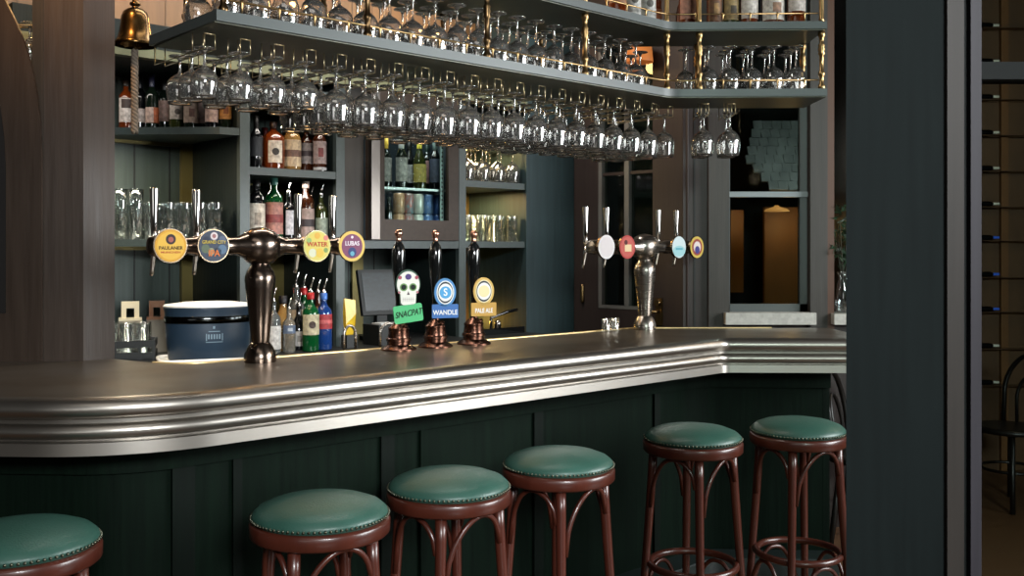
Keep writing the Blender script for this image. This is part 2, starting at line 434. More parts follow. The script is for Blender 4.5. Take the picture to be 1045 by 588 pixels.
struct(f, 'door_handle', BRASS, d1)

# left screen: pillar + arched frame
wl = empty('wall_left', (0, 0, 0), kind='structure')
P0 = at(43, 369, 3.515); P1 = at(85, 368.3, 3.53)
MB().prism([(P0.x, 3.512), (P1.x, 3.53), (-1.466, 3.616), (-1.60, 3.74), (P0.x, 3.70)], HB-.03, 3.4).build('pillar', BROWN, wl)
p = at(37, 0, 3.50)
def ph(px, Y): return (px-CX)/FPX*Y
MB().prism([(ph(33, 3.53), 3.53), (ph(44.5, 3.51), 3.51), (ph(44.5, 3.55), 3.55), (ph(33, 3.57), 3.57)], HB-.03, 3.4).build('side_trim', GREYWOOD, wl)
def extr_xz(poly, y0, y1):         # polygon drawn in x,z, thickened along y
    mb = MB(); n = len(poly)
    vs = [(x, y0, z) for x, z in poly]+[(x, y1, z) for x, z in poly]
    fs = [tuple(range(n)), tuple(range(2*n-1, n-1, -1))]+[(i, n+i, n+(i+1) % n, (i+1) % n) for i in range(n)]
    return mb.add(vs, fs)
outer = [(42.5, 373), (42.5, 160), (40.5, 125), (36.5, 92), (31, 65), (24, 42), (15, 20), (5, 0), (-12, -35), (-40, -80), (-80, -120)]
inner_ = [(-120, -80), (-70, -20), (-30, 40), (-10, 78), (0, 108), (4.5, 140), (6, 170), (6, 320), (-150, 320), (-150, 373)]
poly = [at(a, b, 3.50) for a, b in outer+inner_]
ab = extr_xz([(q.x, q.z) for q in poly], 3.50, 3.515).build('arched_frame', BROWN, wl)
poly = [at(a, b, 3.55) for a, b in [(12, 325), (12, 150), (5, 110), (-10, 70), (-30, 30), (-70, -30), (-150, -110), (-150, 325)]]
extr_xz([(q.x, q.z) for q in poly], 3.516, 3.53).build('recessed_panel', mat('black_brown_panel', '#141110', .5), wl)
q = [at(a, b, 3.5) for a, b in ((-160, 373), (-160, 600), (60, 600), (60, 373))]

# right foreground pillar and glazed screen
YP = 1.9
def px_(px, Y=YP): return (px-CX)/FPX*Y
wp = empty('wall_partition', (0, 0, 0), kind='structure')
MB().prism([(px_(863.5), YP), (px_(964), YP), (px_(964), YP+.16), (px_(872, YP+.16), YP+.16)], 0, 3.4).build('pillar', mat('black_green_paint', '#0a0f0f', .7, spec=.08, noise=((60, 60, 3), .3, '#0f1515')), wp)
MB().box(px_(964), px_(981), YP-.012, YP+.16, 0, 3.4).build('side_trim', mat('grey_brown_trim', '#201d1a', .5, spec=.2, noise=((60, 60, 3), .3, '#282421')), wp)
w3 = empty('window_3', (0, 0, 0), kind='structure')
f = MB(); f.box(px_(981), px_(992), YP+.02, YP+.10, 0, 3.4)
f.box(px_(981), 2.2, YP+.03, YP+.09, zof(78, YP), zof(60, YP)); f.box(1.35, 1.45, YP+.03, YP+.09, 0, 3.4)
f.box(px_(981), 2.2, YP+.03, YP+.09, 0, .18)
struct(f, 'window_frame', mat('dark_screen_wood', '#0c0f0e', .6, spec=.1), w3)
struct(MB().box(px_(992), px_(1003), YP+.005, YP+.08, 0, 3.4), 'sash', mat('mauve_grey_wood', '#222024', .5, spec=.2, noise=((60, 60, 3), .3, '#2a282d')), w3)
struct(MB().box(px_(1001), 2.2, YP+.055, YP+.06, .1, 3.3), 'pane', PANE, w3)

# ------------------------------------------------------------------ back bar cabinet
bb = empty('back_bar_cabinet', (0, 0, 0), 0, 'dark teal open shelving unit with thick posts along the wall behind the bar', 'shelving unit')
def lpart(name, m, s0, s1, t0, t1, z0, z1, parent=bb):
    c = L((s0+s1)/2, (t0+t1)/2)
    return MB().box(-(s1-s0)/2, (s1-s0)/2, -(t1-t0)/2, (t1-t0)/2, z0, z1).build(name, m, parent, loc=(c.x, c.y, 0), rz=TH)
ZC = 1.03
sp = {px: st(px, TF)[0] for px in (250, 347.5, 472, 536, 585)}
hw = .024
SHELFT = mat('teal_shelf_paint', '#2d3635', .45, noise=((40, 40, 40), .3, '#363f3e'))
for px in (250, 347.5, 472):
    lpart('post', SHELFT, sp[px]-hw, sp[px]+hw, TF, TF+.03, ZC, 2.32)
    lpart('divider', TEALD, sp[px]-.015, sp[px]+.015, TF+.03, TB, ZC, 2.32)
lpart('end_panel', TEAL, sp[536], sp[585]-.004, TF-.01, TB, 0, 3.2)
lpart('fascia', TEALD, SC, sp[536], TF, TF+.05, 2.345, 2.455)
lpart('cornice', mat('olive_cornice', '#5c5e44', .45), SC, sp[536], TF-.02, TF+.03, 2.305, 2.345)
lpart('top_board', TEALD, SC, sp[536], TF+.03, TB, 2.31, 2.34)
lpart('lower_counter', BLACKM, SC, sp[536], TF-.33, TB, ZC-.04, ZC)
lpart('lower_cupboard', TEALD, SC, sp[536], TF-.26, TB, 0, ZC-.04)
def shelf(s0, s1, z, th=.035, m=SHELFT, strip=True):
    lpart('shelf', m, s0, s1, TF+.003, TB, z-th, z)
    if strip: lpart('light_strip', OLIVE, s0, s1, TB-.02, TB, z-th-.014, z-th)
zs_ = (1.547, 1.878, 2.05)
for z in (1.547, 1.878, 2.26): shelf(sp[250]+hw, sp[347.5]-hw, z)
for z in (1.547, 1.878, 2.16): shelf(sp[472]+hw, sp[536], z)
shelf(sp[347.5]+hw, sp[472]-hw, 1.547, .04, strip=False)
# left bay shelves: front cut frontal, so they run back into the corner
for z in (1.547, 2.048):
    a = L(sp[250]-hw, TF+.004); b = at(224, 0, 4.365); c = at(100, 0, 4.39)
    e = L(st(88, TB)[0], TB); d = L(sp[250]-hw, TB)
    MB().prism([(a.x, a.y), (b.x, b.y), (c.x, c.y), (e.x, e.y), (d.x, d.y)], z-.032, z).build('shelf', SHELFT, bb)
    lpart('light_strip', OLIVE, SL, sp[250]-.02, TB-.02, TB, z-.048, z-.032)
lpart('corner_strip', OLIVE, sp[250]-.015-.055, sp[250]-.015, TB-.03, TB-.005, ZC, 2.02)
lpart('corner_strip', OLIVE, sp[347.5]-.10, sp[347.5]-.015, TB-.02, TB-.005, ZC, 2.02)
lpart('corner_strip', OLIVE, sp[472]-.36, sp[472]-.29, TB-.02, TB-.005, ZC, 1.5)
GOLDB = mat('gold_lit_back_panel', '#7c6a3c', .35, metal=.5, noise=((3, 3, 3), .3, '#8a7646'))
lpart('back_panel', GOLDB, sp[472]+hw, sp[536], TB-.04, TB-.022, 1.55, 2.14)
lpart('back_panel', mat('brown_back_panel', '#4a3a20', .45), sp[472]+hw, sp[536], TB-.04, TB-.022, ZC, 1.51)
# steel filler left of the fridge
lpart('filler_panel', mat('grey_filler_panel', '#2f2d2a', .5, spec=.25, noise=((40, 40, 3), .3, '#393633')), sp[347.5]+hw, st(376, 1.46)[0]-.012, TF+.005, TF+.025, 1.55, 2.31)

# fridge
s0f, s1f = st(376, 1.46)[0], st(468, 1.46)[0]
fw = s1f-s0f; zf0, zf1 = 1.556, 2.30
pf = L((s0f+s1f)/2, 1.46)
fridge = empty('bar_fridge', (pf.x, pf.y, 1.549), TH, 'built-in steel framed drinks fridge with glass door behind the bar', 'fridge')
h = zf1-1.549
f = MB(); f.box(-fw/2, -fw/2+.012, .03, .5, .0, h); f.box(fw/2-.012, fw/2, .03, .5, 0, h); f.box(-fw/2+.02, fw/2-.03, .47, .5, 0, h); f.box(-fw/2+.02, fw/2-.03, .03, .47, h-.03, h); f.box(-fw/2+.02, fw/2-.03, .03, .47, 0, .03)
f.build('cabinet_body', mat('fridge_liner', '#39444a', .45), fridge)
f = MB(); fx0 = -fw/2; wl_ = st(392.5, 1.46)[0]-s0f; wr_ = s1f-st(458, 1.46)[0]
f.box(fx0, fx0+wl_, 0, .028, 0, h); f.box(fw/2-wr_, fw/2, 0, .028, 0, h); f.box(fx0+wl_, fw/2-wr_, 0, .028, 0, .105); f.box(fx0+wl_, fw/2-wr_, 0, .028, h-.08, h)
dr = f.build('door', mat('warm_dark_steel', '#2a231e', .5, metal=.1, spec=.25, noise=((40, 3, 40), .3, '#352c26')), fridge)
MB().box(fx0, fx0+.05, -.028, 0, 0.004, h).build('handle', mat('plain_steel', '#5f5a56', .35, metal=1.0), dr)
MB().box(fx0+wl_, fw/2-wr_, .012, .016, .10, h-.08).build('pane', FPANE, dr)
sh = MB()
zw = 1.5+ (255-195)/1000*st(425, 1.7)[1]-1.549
for kk in range(10): sh.tube([(fx0+.025, .06+.04*kk, zw-.005), (fw/2-.035, .06+.04*kk, zw-.005)], .003, 6)
sh.box(fx0+.025, fw/2-.035, .045, .052, zw-.012, zw); sh.build('wire_shelf', mat('pale_wire', '#a9b4b2', .35, metal=.7), fridge)
sr = MB(); xr = fw/2-wr_-.03
sr.box(xr, xr+.022, .033, .04, .03, h-.03); sr.build('shelf_rail', mat('perforated_rail', '#6f7f7d', .35, metal=.6), fridge)
sr = MB()
for kk in range(28): sr.box(xr+.006, xr+.016, .031, .034, .05+kk*.023, .06+kk*.023)
sr.build('rail_slots', BLACKM, fridge)

# ------------------------------------------------------------------ overhead rack
rack = empty('overhead_glass_rack', (0, 0, 0), 0, 'two-tier slate shelf rack with brass balusters hung over the bar', 'shelf')
Z1, Z2 = 2.186, 2.486
TS, DS = .15, .50
sL = -1.045
cR = isect((L(0, TS).x, L(0, TS).y), TH, (1.0, 4.375), PH)
eR = (1.402, 4.375+(1.402-1.0)*math.tan(PH))
lf = L(sL, TS); lb = L(sL, TS+DS)
FR = fillet([(lf.x, lf.y), cR, eR], [.14], 10)
npR = (-sin(PH), cos(PH))
DR = .36
eRb = (eR[0]+npR[0]*DR, eR[1]+npR[1]*DR)
cRb = isect((lb.x, lb.y), TH, eRb, PH)
SP = FR+[eRb, cRb, (lb.x, lb.y)]
for z0, z1, nm in ((Z1, Z1+.033, 'shelf'), (Z2, Z2+.033, 'shelf')):
    sb = MB().prism(SP, z0, z1).build(nm, SHELFM, rack)
    lo = [(p[0], p[1]) for p in SP]
    ins = off(FR, .012)+[(eRb[0]-.012, eRb[1]-.012), (cRb[0], cRb[1]-.012), (L(sL+.012, TS+DS-.012).x, L(sL+.012, TS+DS-.012).y)]
    MB().prism(ins, z0-.004, z0+.002).build('underside', SHELFU, sb)
# balusters
bprof_t = [(.012, 0), (.016, .006), (.016, .02), (.010, .028), (.0105, .06), (.015, .068), (.015, .078), (.010, .086), (.009, .12), (.010, .155),
           (.016, .163), (.012, .172), (.017, .182), (.012, .192), (.016, .20), (.010, .21), (.0105, .235), (.016, .243), (.016, .258), (.012, .267)]
bp2 = [(.012, 0), (.012, .88)]
POSTS = []
def baluster(x, y, z0=None, m=BRASS):
    POSTS.append((x, y))
    MB().lathe(bprof_t, 14, Matrix.Translation((x, y, Z1+.033))).build('baluster', m, rack)
    MB().lathe([(.014, 0), (.011, .02), (.011, .30), (.015, .31), (.011, .33), (.011, .881)], 12, Matrix.Translation((x, y, Z2+.033))).build('upper_post', m, rack)
ts = TS+.045
for px, m in ((228, BRASSD), (375, BRASSD), (497, BRASSD), (597, BRASS), (680.5, BRASS)):
    q = L(st(px, ts)[0], ts); baluster(q.x, q.y, m=m)
yr = eR[1]+.045
def Rr(X, d): return (X+npR[0]*d, eR[1]+(eR[0]-X)*math.tan(-PH)+npR[1]*d)
for px in (714, 838):
    q = Rr((px-CX)/FPX*(yr), .045); baluster(q[0], q[1])
for px in (190, 330, 452, 552):
    q = L(st(px, TS+DS-.05)[0], TS+DS-.05); baluster(q.x, q.y, m=BRASSD)
q = Rr(1.375, DR-.05); baluster(q[0], q[1])
q = Rr(.875, DR-.05); baluster(q[0], q[1])
# gallery rails
def gallery(z):
    pth = [L(sL+.04, ts).xy]+[Vector(p) for p in off(FR, .045)[1:-1]]+[Vector(Rr(1.375, .045))]
    mb = MB(); mb.tube([(p.x, p.y, z+.045) for p in pth], .0035, 8); mb.build('gallery_rail', BRASS, rack)
    for a, b in zip(pth[:-1], pth[1:]):
        d = (b-a).length; k = max(1, round(d/.13)) if d > .1 else 0
        for i in range(k):
            p = a+(b-a)*((i+.5)/k); MB().lathe([(.003, 0), (.003, .03), (.006, .04), (.006, .049), (.003, .052)], 8).build('rail_pin', BRASS, rack, loc=(p.x, p.y, z))
gallery(Z1+.033); gallery(Z2+.033)
# hanger rails
ZW = Z1-.064
def hanger_mb(n=None, t1=.375):
    mb = MB()
    for sx in (-.0175, .0175):
        mb.tube([(sx, t1, .063), (sx, t1, 0), (sx, 0, 0), (sx, 0, .046)], .0019, 6)
        pass
    mb.tube([(-.0175, 0, .046), (.0175, 0, .046)], .0022, 6)
    for sx in (-.0175, .0175): mb.tube([(sx, .0862, 0), (sx, .0835, .063)], .0018, 6)
    return mb
HANG = []
NR = 20
hm = None
for i in range(NR):
    s = -1.012+.1195*i; q = L(s, .265)
    if hm is None:
        ho = hanger_mb().build('glass_hanger', WIREB, rack, loc=(q.x, q.y, ZW), rz=TH); hm = ho
    else:
        ho = hm.copy(); C.objects.link(ho); ho.parent = rack; ho.location = (q.x, q.y, ZW)
    for k in range(3 if i < 4 else 4): HANG.append((L(s, .302+(.090 if i < 4 else .098)*k, ZW), 'long', i, k))
for px in (718, 744.5):
    X = (px-CX)/FPX*4.5; q = Rr(X, .105)
    ho = hanger_mb(t1=.22).build('glass_hanger', WIREB, rack, loc=(q[0], q[1], ZW), rz=PH)
    for k in range(2): HANG.append((Vector((*Rr(X, .142+.098*k), ZW)), 'right', px, k))

# ------------------------------------------------------------------ glassware
def wine_mesh(name, R0=.0465, H=.196, bowl=.118, stem=.0042, foot=.036, seg=20, rim=.041):
    """standing on its foot, origin at the foot"""
    zb = H-bowl
    pr = [(1e-4, 0), (foot*.97, 0), (foot, .0012), (foot*.95, .003), (foot*.5, .0055), (stem*2, .010), (stem, .020), (stem, zb-.012), (stem*1.6, zb-.003)]
    outer = []
    for i in range(1, 12):
        u = i/11
        r = R0*max(0, 1-(1-min(u/.5, 1))**2.2)**.55 if u < .5 else R0-(R0-rim)*((u-.5)/.5)**1.6
        outer.append((max(r, stem*1.8), zb+bowl*u))
    inn = [(max(r-.0016, 1e-4), z+.0008 if i else z+.004) for i, (r, z) in enumerate(outer)]
    pr += outer+[(rim-.0008, H+.0006)]+inn[::-1][1:]+[(1e-4, outer[0][1]+.006)]
    mb = MB().lathe(pr, seg, cap=False)
    me = mb.build(name, GLASS)
    d = me.data; bpy.data.objects.remove(me); return d
WG = wine_mesh('wine_glass')
WG2 = wine_mesh('wine_glass_tall', R0=.0450, H=.204, bowl=.126, rim=.039)
WGS = wine_mesh('wine_glass_round', R0=.0475, H=.208, bowl=.112, rim=.040)
WGG = wine_mesh('wine_goblet', R0=.0430, H=.156, bowl=.096, rim=.037)
def put(name, me, loc, rx=0.0, rz=0.0, label=None, cat=None, group=None):
    o = bpy.data.objects.new(name, me); C.objects.link(o); o.location = loc; o.rotation_euler = (rx, 0, rz)
    return tag(o, label, cat, group)
for v, kind, i, k in HANG:
    me = WGG if isinstance(i, int) and i < 4 else WG2 if isinstance(i, int) and i % 5 == 3 else WG
    if kind == 'right':
        me = WG; w = 'last' if i == 744.5 else 'second-to-last'
        lab = f'clear wine glass on the {w} hanger at the window end, ' + ('in front' if k == 0 else 'behind')
        put('wine_glass', me, v+Vector((0, 0, .0085)), PI, random.uniform(0, 6), lab, 'wine glass', 'wine glasses hanging under the rack')
        continue
    if i == 0:
        lab = 'clear wine glass on the hanger at the bell end of the rack, '+('front one', 'middle one', 'hindmost')[k]
    elif i < 4:
        lab = 'short clear goblet hanging '+('foremost' if k == 0 else 'behind')+' on a hanger close to the bell end'
    elif k == 0:
        lab = f'clear wine glass hanging at the customer-side front of a brass hanger over the bar, number {i} along from the bell end'
        lab = 'clear wine glass hanging foremost on a brass hanger over the long bar'
    else:
        lab = 'clear wine glass hanging behind the foremost one on a hanger over the long bar'
    put('wine_glass', me, v+Vector((0, 0, .0085)), PI, random.uniform(0, 6), lab, 'wine glass', 'wine glasses hanging under the rack')
# stem-up glasses standing on the lower shelf
random.seed(5)
ZS1 = Z1+.0335
def clear_of_posts(x, y, d=.062): return all(math.hypot(x-a, y-b) > d for a, b in POSTS)
smax = (Vector(cR)-Vector((O[0], O[1]))).dot(Vector((ux, uy)))
for r_, t in enumerate((.268, .370, .472)):
    s = -.955+.05*(r_ % 2)
    while s < smax-.02+.25*r_*.3:
        q = L(s, t)
        if clear_of_posts(q.x, q.y, .066) and q.x < 1.0 - .0*r_ and not (q.y > 4.40 and q.x > .80):
            put('wine_glass', random.choice((WGS, WGS, WG2)), (q.x, q.y, ZS1+.2065 if False else ZS1+.0), PI, random.uniform(0, 6),
                ('upturned clear wine glass in the front row on the rack shelf over the long bar' if r_ == 0 else 'upturned clear wine glass behind the front row on the rack shelf over the long bar'),
                'wine glass', 'upturned glasses on the rack shelf')
        s += .1035
names5 = ('first', 'second', 'third', 'fourth', 'fifth')
for r_ in range(3):
    for i in range(5):
        X = (723+22.3*i-CX)/FPX*4.46
        q = Rr(X, .108+.098*r_)
        if clear_of_posts(q[0], q[1], .045):
            put('wine_glass', WGS, (q[0], q[1], ZS1), PI, random.uniform(0, 6),
                (f'upturned wine glass in front over the window, {names5[i]} from the corner' if r_ == 0 else 'clear upturned wine glass behind the front row over the window'),
                'wine glass', 'upturned glasses on the rack shelf')
q = Rr(.80, .17); 
if clear_of_posts(q[0], q[1], .045): put('wine_glass', WGS, (q[0], q[1], ZS1), PI, 0, 'clear upturned wine glass in the bend of the rack shelf between two balusters', 'wine glass', 'upturned glasses on the rack shelf')
# upturned ones hang with their rim on the shelf: lift by their height
for o in C.objects:
    if o.get('group') == 'upturned glasses on the rack shelf':
        o.location.z += max(v.co.z for v in o.data.vertices)
# glasses far left behind the arch
hr = empty('glass_hanger_rail', (0, 0, 0), 0, 'thin brass hanger rail fixed to the pillar, seen through the gap by the arched frame', 'rail')
g0 = Vector((-1.800, 3.66, 0)); g1 = Vector((-1.985, 3.66, 0))
HR = MB(); HR.tube([(-2.15, 3.64, 2.335), (-1.688, 3.64, 2.335)], .003, 6); HR.build('rail', BRASS, hr)
HR = MB(); HR.tube([(-2.15, 3.68, 2.335), (-1.688, 3.68, 2.335)], .003, 6); HR.build('rail', BRASS, hr)
for i, k in enumerate((0, .5, 1.0)):
    q = g0.lerp(g1, k)
    put('wine_glass', WGG, (q.x, q.y, 2.3475), PI, 0, 'clear wine glass hanging in the gap beside the arched frame, '+('next to the pillar', 'middle one', 'next to the arch')[i], 'wine glass', 'glasses hanging past the arch')

def tumbler_mesh(name, r0, r1, h, wall=.002, seg=18):
    pr = [(1e-4, 0), (r0, 0), (r0, .002), (r1, h), (r1-wall, h+.0005), (r0-wall, .009), (1e-4, .008)]
    o = MB().lathe(pr, seg, cap=False).build(name, TUMG); d = o.data; bpy.data.objects.remove(o); return d
PINT = tumbler_mesh('pint_glass', .028, .034, .165)
TUMB = tumbler_mesh('tumbler', .030, .034, .06)
HIGH = tumbler_mesh('highball', .029, .033, .145)
# pint glasses on the left lower shelf (rows run along the shelf front)
zsh = 1.5475
row0 = [(130+14.6*i) for i in range(8)]
def inside_shelf(x, y):
    v = Vector((x-O[0], y-O[1])); t = v.x*nx+v.y*ny; s = v.x*ux+v.y*uy
    return t < TB-.06 and s < sp[250]-.075 and s > st(88, TB)[0]+.06
cnt = 0
for r_, (Y, n, sx) in enumerate(((4.43, 8, 123), (4.51, 7, 131), (4.59, 7, 150), (4.67, 5, 172))):
    for i in range(n):
        px = sx+16.2*i*4.43/Y
        q = at(px, 0, Y)
        if not inside_shelf(q.x, q.y): continue
        lab = (f'upturned pint glass in the front row behind the tall taps, {("first","second","third","fourth","fifth","sixth","seventh","eighth")[i]} from the pillar' if r_ == 0
               else 'upturned pint glass behind the front row on the left back shelf')
        put('pint_glass', PINT, (q.x, q.y, zsh+.1655), PI, 0, lab, 'glass', 'pint glasses on the left back shelf')
for i in range(2):
    q = at(123+16.2*i, 0, 4.43)
    put('tumbler', TUMB, (q.x, q.y, zsh+.1665), 0, 0, 'low tumbler stacked on an upturned pint glass, '+('next to the pillar', 'second from the pillar')[i], 'glass', 'tumblers stacked on pint glasses')
# right bay glasses
s0, s1 = sp[472]+hw+.05, sp[536]-.05
n = 4
for zz, me, lab, grp, nm in ((1.5475, HIGH, 'clear tumbler low in the gold lit bay', 'tumblers in the gold lit bay', 'tumbler'),
                             (1.8785, WG, 'upturned wine glass high in the gold lit bay', 'wine glasses in the gold lit bay', 'wine_glass')):
    rows = (TF+.055, TF+.153, TF+.251)
    for r_, t in enumerate(rows):
        for i in range(n):
            q = L(s0+(s1-s0)*i/(n-1), t)
            H = max(v.co.z for v in me.vertices)
            where = f', {names5[i]} from the fridge side in front' if r_ == 0 else ', behind the front row'
            put(nm, me, (q.x, q.y, zz+H), PI, 0, lab+where, 'glass', grp)

# ------------------------------------------------------------------ bottles
def revolve(prof, seg=20): return MB().lathe(prof, seg)
BP = {
 'wine': ([(.030, 0), (.0365, .004), (.037, .02), (.037, .185), (.034, .205), (.022, .225), (.0145, .24), (.0135, .30), (.015, .301), (.015, .309), (.012, .31)], .037, .31, .235),
 'burgundy': ([(.034, 0), (.041, .005), (.0415, .02), (.0415, .15), (.036, .185), (.022, .225), (.0145, .25), (.0135, .295), (.015, .296), (.015, .304), (.012, .305)], .0415, .305, .24),
 'spirit': ([(.034, 0), (.039, .004), (.0395, .015), (.0395, .175), (.036, .195), (.02, .215), (.0145, .225), (.014, .265), (.016, .266), (.016, .274), (.013, .275)], .0395, .275, .23),
 'bourbon': ([(.045, 0), (.052, .005), (.053, .015), (.053, .135), (.048, .158), (.025, .178), (.0155, .186), (.0145, .215), (.0165, .216), (.0165, .222), (.014, .223)], .053, .223, .19),
 'flask': ([(.040, 0), (.045, .005), (.046, .015), (.046, .16), (.043, .18), (.03, .20), (.017, .208), (.015, .225), (.0165, .226), (.0165, .233), (.014, .234)], .046, .234, .21),
 'squat': ([(.035, 0), (.042, .004), (.043, .015), (.043, .10), (.036, .135), (.02, .17), (.014, .185), (.014, .22), (.016, .221), (.016, .229), (.013, .23)], .043, .23, .19),
}
def gm(key, col, trans=.0, rough=.06):
    return mat('bottle_'+key, col, rough, trans=trans, coat=.5, ior=1.4)
BG = {'darkgreen': gm('dark_green_glass', '#0a120c'), 'black': gm('black_glass', '#07080a'), 'green': gm('green_glass', '#0f5a2c', .55), 'amber': gm('amber_glass', '#7a3410', .55),
      'clear': gm('clear_spirit_glass', '#dfe6e4', .92), 'olive': gm('olive_glass', '#2a3012', .3), 'brown': gm('brown_glass', '#38190a', .35), 'blue': gm('blue_glass', '#1c3f80', .45), 'pale': gm('pale_gold_glass', '#b58a4c', .6),
      'red': gm('red_liqueur_glass', '#a81e12', .5)}
def paper(col):
    r = [int(col[i:i+2], 16)/255 for i in (1, 3, 5)]; g = sum(r)/3
    f = lambda k: '#%02x%02x%02x' % tuple(int(255*k*(x*.85+g*.15)) for x in r)
    return mat('paper_'+col, f(.86), .6, noise=((70, 70, 55), .16, f(.62)))
def foil(col): return mat('foil_'+col, col, .35, metal=.2)
def patch(rad, z0, z1, a0, a1, seg=12, wav=0):
    mb = MB(); vs = []; 
    for i in range(seg+1):
        a = a0+(a1-a0)*i/seg
        vs += [(rad*sin(a), -rad*cos(a), z0), (rad*sin(a), -rad*cos(a), z1)]
    mb.add(vs, [(2*i, 2*i+2, 2*i+3, 2*i+1) for i in range(seg)], True)
    return mb
STANDING = []
def bottle(kind, loc, glass, label, lab=None, emb=None, cap='#101010', pour=None, scale=1.0, group=None, rz=None, z=(.25, .62), band=None, ang=75):
    prof, rad, H, hn = BP[kind]
    b = MB().lathe(prof, 20).build('bottle', BG[glass], sharp=40)
    loc = Vector(loc); v = Vector((loc.x, loc.y, 0)).normalized(); rr = rad*scale
    while any(abs(c[2]-loc.z) < .15 and math.hypot(c[0]-loc.x, c[1]-loc.y) < c[3]+rr+.003 for c in STANDING): loc = loc+v*.008
    STANDING.append((loc.x, loc.y, loc.z, rr))
    b.location = loc; b.scale = (scale,)*3
    # turn the label towards the room
    b.rotation_euler.z = (math.atan2(-loc[1], -loc[0])+PI/2)*.6+(TH*.4) if rz is None else rz
    tag(b, label, 'bottle', group)
    if lab:
        z0, z1 = H*z[0]*.9, H*z[1]*.98
        z1 = min(z1, max(zz for r, zz in prof if r > rad*.97))
        pl = patch(rad+.0008, z0, z1, -R(ang), R(ang)).build('paper_label', paper(lab), b, recalc=False)
        if emb:
            kind_e, ce = emb; zc = (z0+z1)/2; hz = (z1-z0)
            if kind_e == 'half': pe = patch(rad+.0014, z0, z1, R(5), R(ang))
            elif kind_e == 'top': pe = patch(rad+.0014, z0+hz*.58, z1-hz*.05, -R(45), R(45))
            elif kind_e == 'band': pe = patch(rad+.0014, z0+hz*.36, z0+hz*.62, -R(ang), R(ang))
            elif kind_e == 'dot':
                pe = MB(); vs = [(0, -(rad+.0018), zc)]
                for i in range(17):
                    a = 2*PI*i/16; x = .017*cos(a); vs.append((x, -math.sqrt((rad+.0018)**2-x*x), zc+.017*sin(a)))
                pe.add(vs, [(0, i, i+1) for i in range(1, 17)])
            else: pe = patch(rad+.0014, z0+hz*.3, z0+hz*.7, -R(22), R(22))
            pe.build('emblem', paper(ce), pl, recalc=False)
    if band: patch(rad+.0012, H*.03, H*.09, -R(70), R(70)).build('lower_label', paper(band), b, recalc=False)
    if cap:
        rn = [r for r, zz in prof if zz > hn]
        r0 = max(rn)+.001
        zc0 = hn+.004 if kind in ('wine', 'burgundy') else H-.03
        MB().lathe([(r0, zc0), (r0+.0005, zc0+.003), (r0+.0005, H+.0015), (r0-.003, H+.003)], 16).build('cap', foil(cap), b)
    if pour:
        mb = MB(); mb.lathe([(.011, H-.002), (.012, H+.003), (.012, H+.014), (.006, H+.02)], 12); mb.tube([(0, 0, H+.018), (.002, 0, H+.035), (.012, 0, H+.065), (.016, 0, H+.072)], .0042, 8, radii=[.005, .0048, .004, .0036])
        mb.build('pourer', CHROME if pour == 1 else foil(pour), b)
    return b
# wine bottles on the upper left shelf
zW = 2.0485
wine = [ # px, Y, kind, glass, lab, emb, cap, label
 (128.5, 4.44, 'spirit', 'amber', '#d8c9bd', ('top', '#3a2014'), '#1a120c', 'amber whisky bottle with tall white label at the pillar end of the wine shelf', .30, (.14, .80)),
 (143, 4.50, 'wine', 'black', '#c9b3a8', None, '#15161c', 'dark wine bottle half hidden behind the braided bell rope', 1, (.15, .4)),
 (155, 4.46, 'wine', 'darkgreen', '#c9a593', ('half', '#d0622e'), '#17182a', 'dark wine bottle with half white half orange label', 1, (.12, .40)),
 (168, 4.55, 'wine', 'darkgreen', '#b78d7d', None, '#131313', 'dark wine bottle with a narrow tall pink label', 1, (.20, .58)),
 (180, 4.46, 'burgundy', 'olive', '#cbbcae', ('dot', '#5a4a44'), '#241c1c', 'dark wine bottle with square cream label and small dark crest', 1, (.20, .48)),
 (194.5, 4.45, 'burgundy', 'darkgreen', '#a58a78', ('box', '#6c4436'), '#101010', 'dark wine bottle with a tan label and brown picture', 1, (.12, .50)),
 (206.5, 4.53, 'wine', 'darkgreen', '#bd978a', None, '#101010', 'dark wine bottle with plain rose label set back between two others', 1, (.15, .56)),
 (215.5, 4.43, 'wine', 'black', '#c8a596', None, '#161616', 'dark wine bottle with low square pale pink label', 1, (.12, .42)),
 (229.5, 4.43, 'wine', 'darkgreen', '#c98a3e', ('box', '#7c3f16'), '#101010', 'dark wine bottle with an orange picture label next to the shelf post', 1, (.20, .50)),
]
for px, Y, kd, gl_, lb_, em, cp, label, sc_, zr in wine:
    q = at(px, 0, Y)
    bottle(kd, (q.x, q.y, zW), gl_, label, lb_, em, cp, group='wine bottles on the upper left shelf', z=zr, scale=.80 if kd == 'wine' else .78)
# spirits, middle bay upper shelf
def on(px, t, z): s, Y = st(px, t); return tuple(L(s, t, z))
z2 = 1.8785
grp = 'spirits on the middle bay upper shelf'
bottle('wine', on(261.5, 1.56, z2), 'black', 'dark bottle against the left post above the bourbon', '#20242c', None, '#0a0a0a', group=grp, scale=.78)
bottle('squat', on(270, 1.68, z2), 'red', 'red liqueur bottle behind the bourbon bottle', None, None, '#541010', group=grp, scale=.9)
bottle('bourbon', on(279, 1.58, z2), 'amber', 'squat amber bourbon bottle with cream label and round black seal', '#d9cdbb', ('dot', '#2a241f'), '#241610', group=grp, z=(.15, .62), ang=38)
bottle('flask', on(298, 1.58, z2), 'pale', 'pale round-shouldered bottle with cream label and brown band', '#cfb58e', ('band', '#6d4a3a'), '#5a4630', group=grp, z=(.1, .8), scale=.92)
bottle('spirit', on(312.5, 1.60, z2), 'brown', 'brown bottle with a grey banded label between cream and red patterned ones', '#8f8583', ('band', '#3a2c30'), '#1a1410', group=grp, scale=.8, z=(.2, .75))
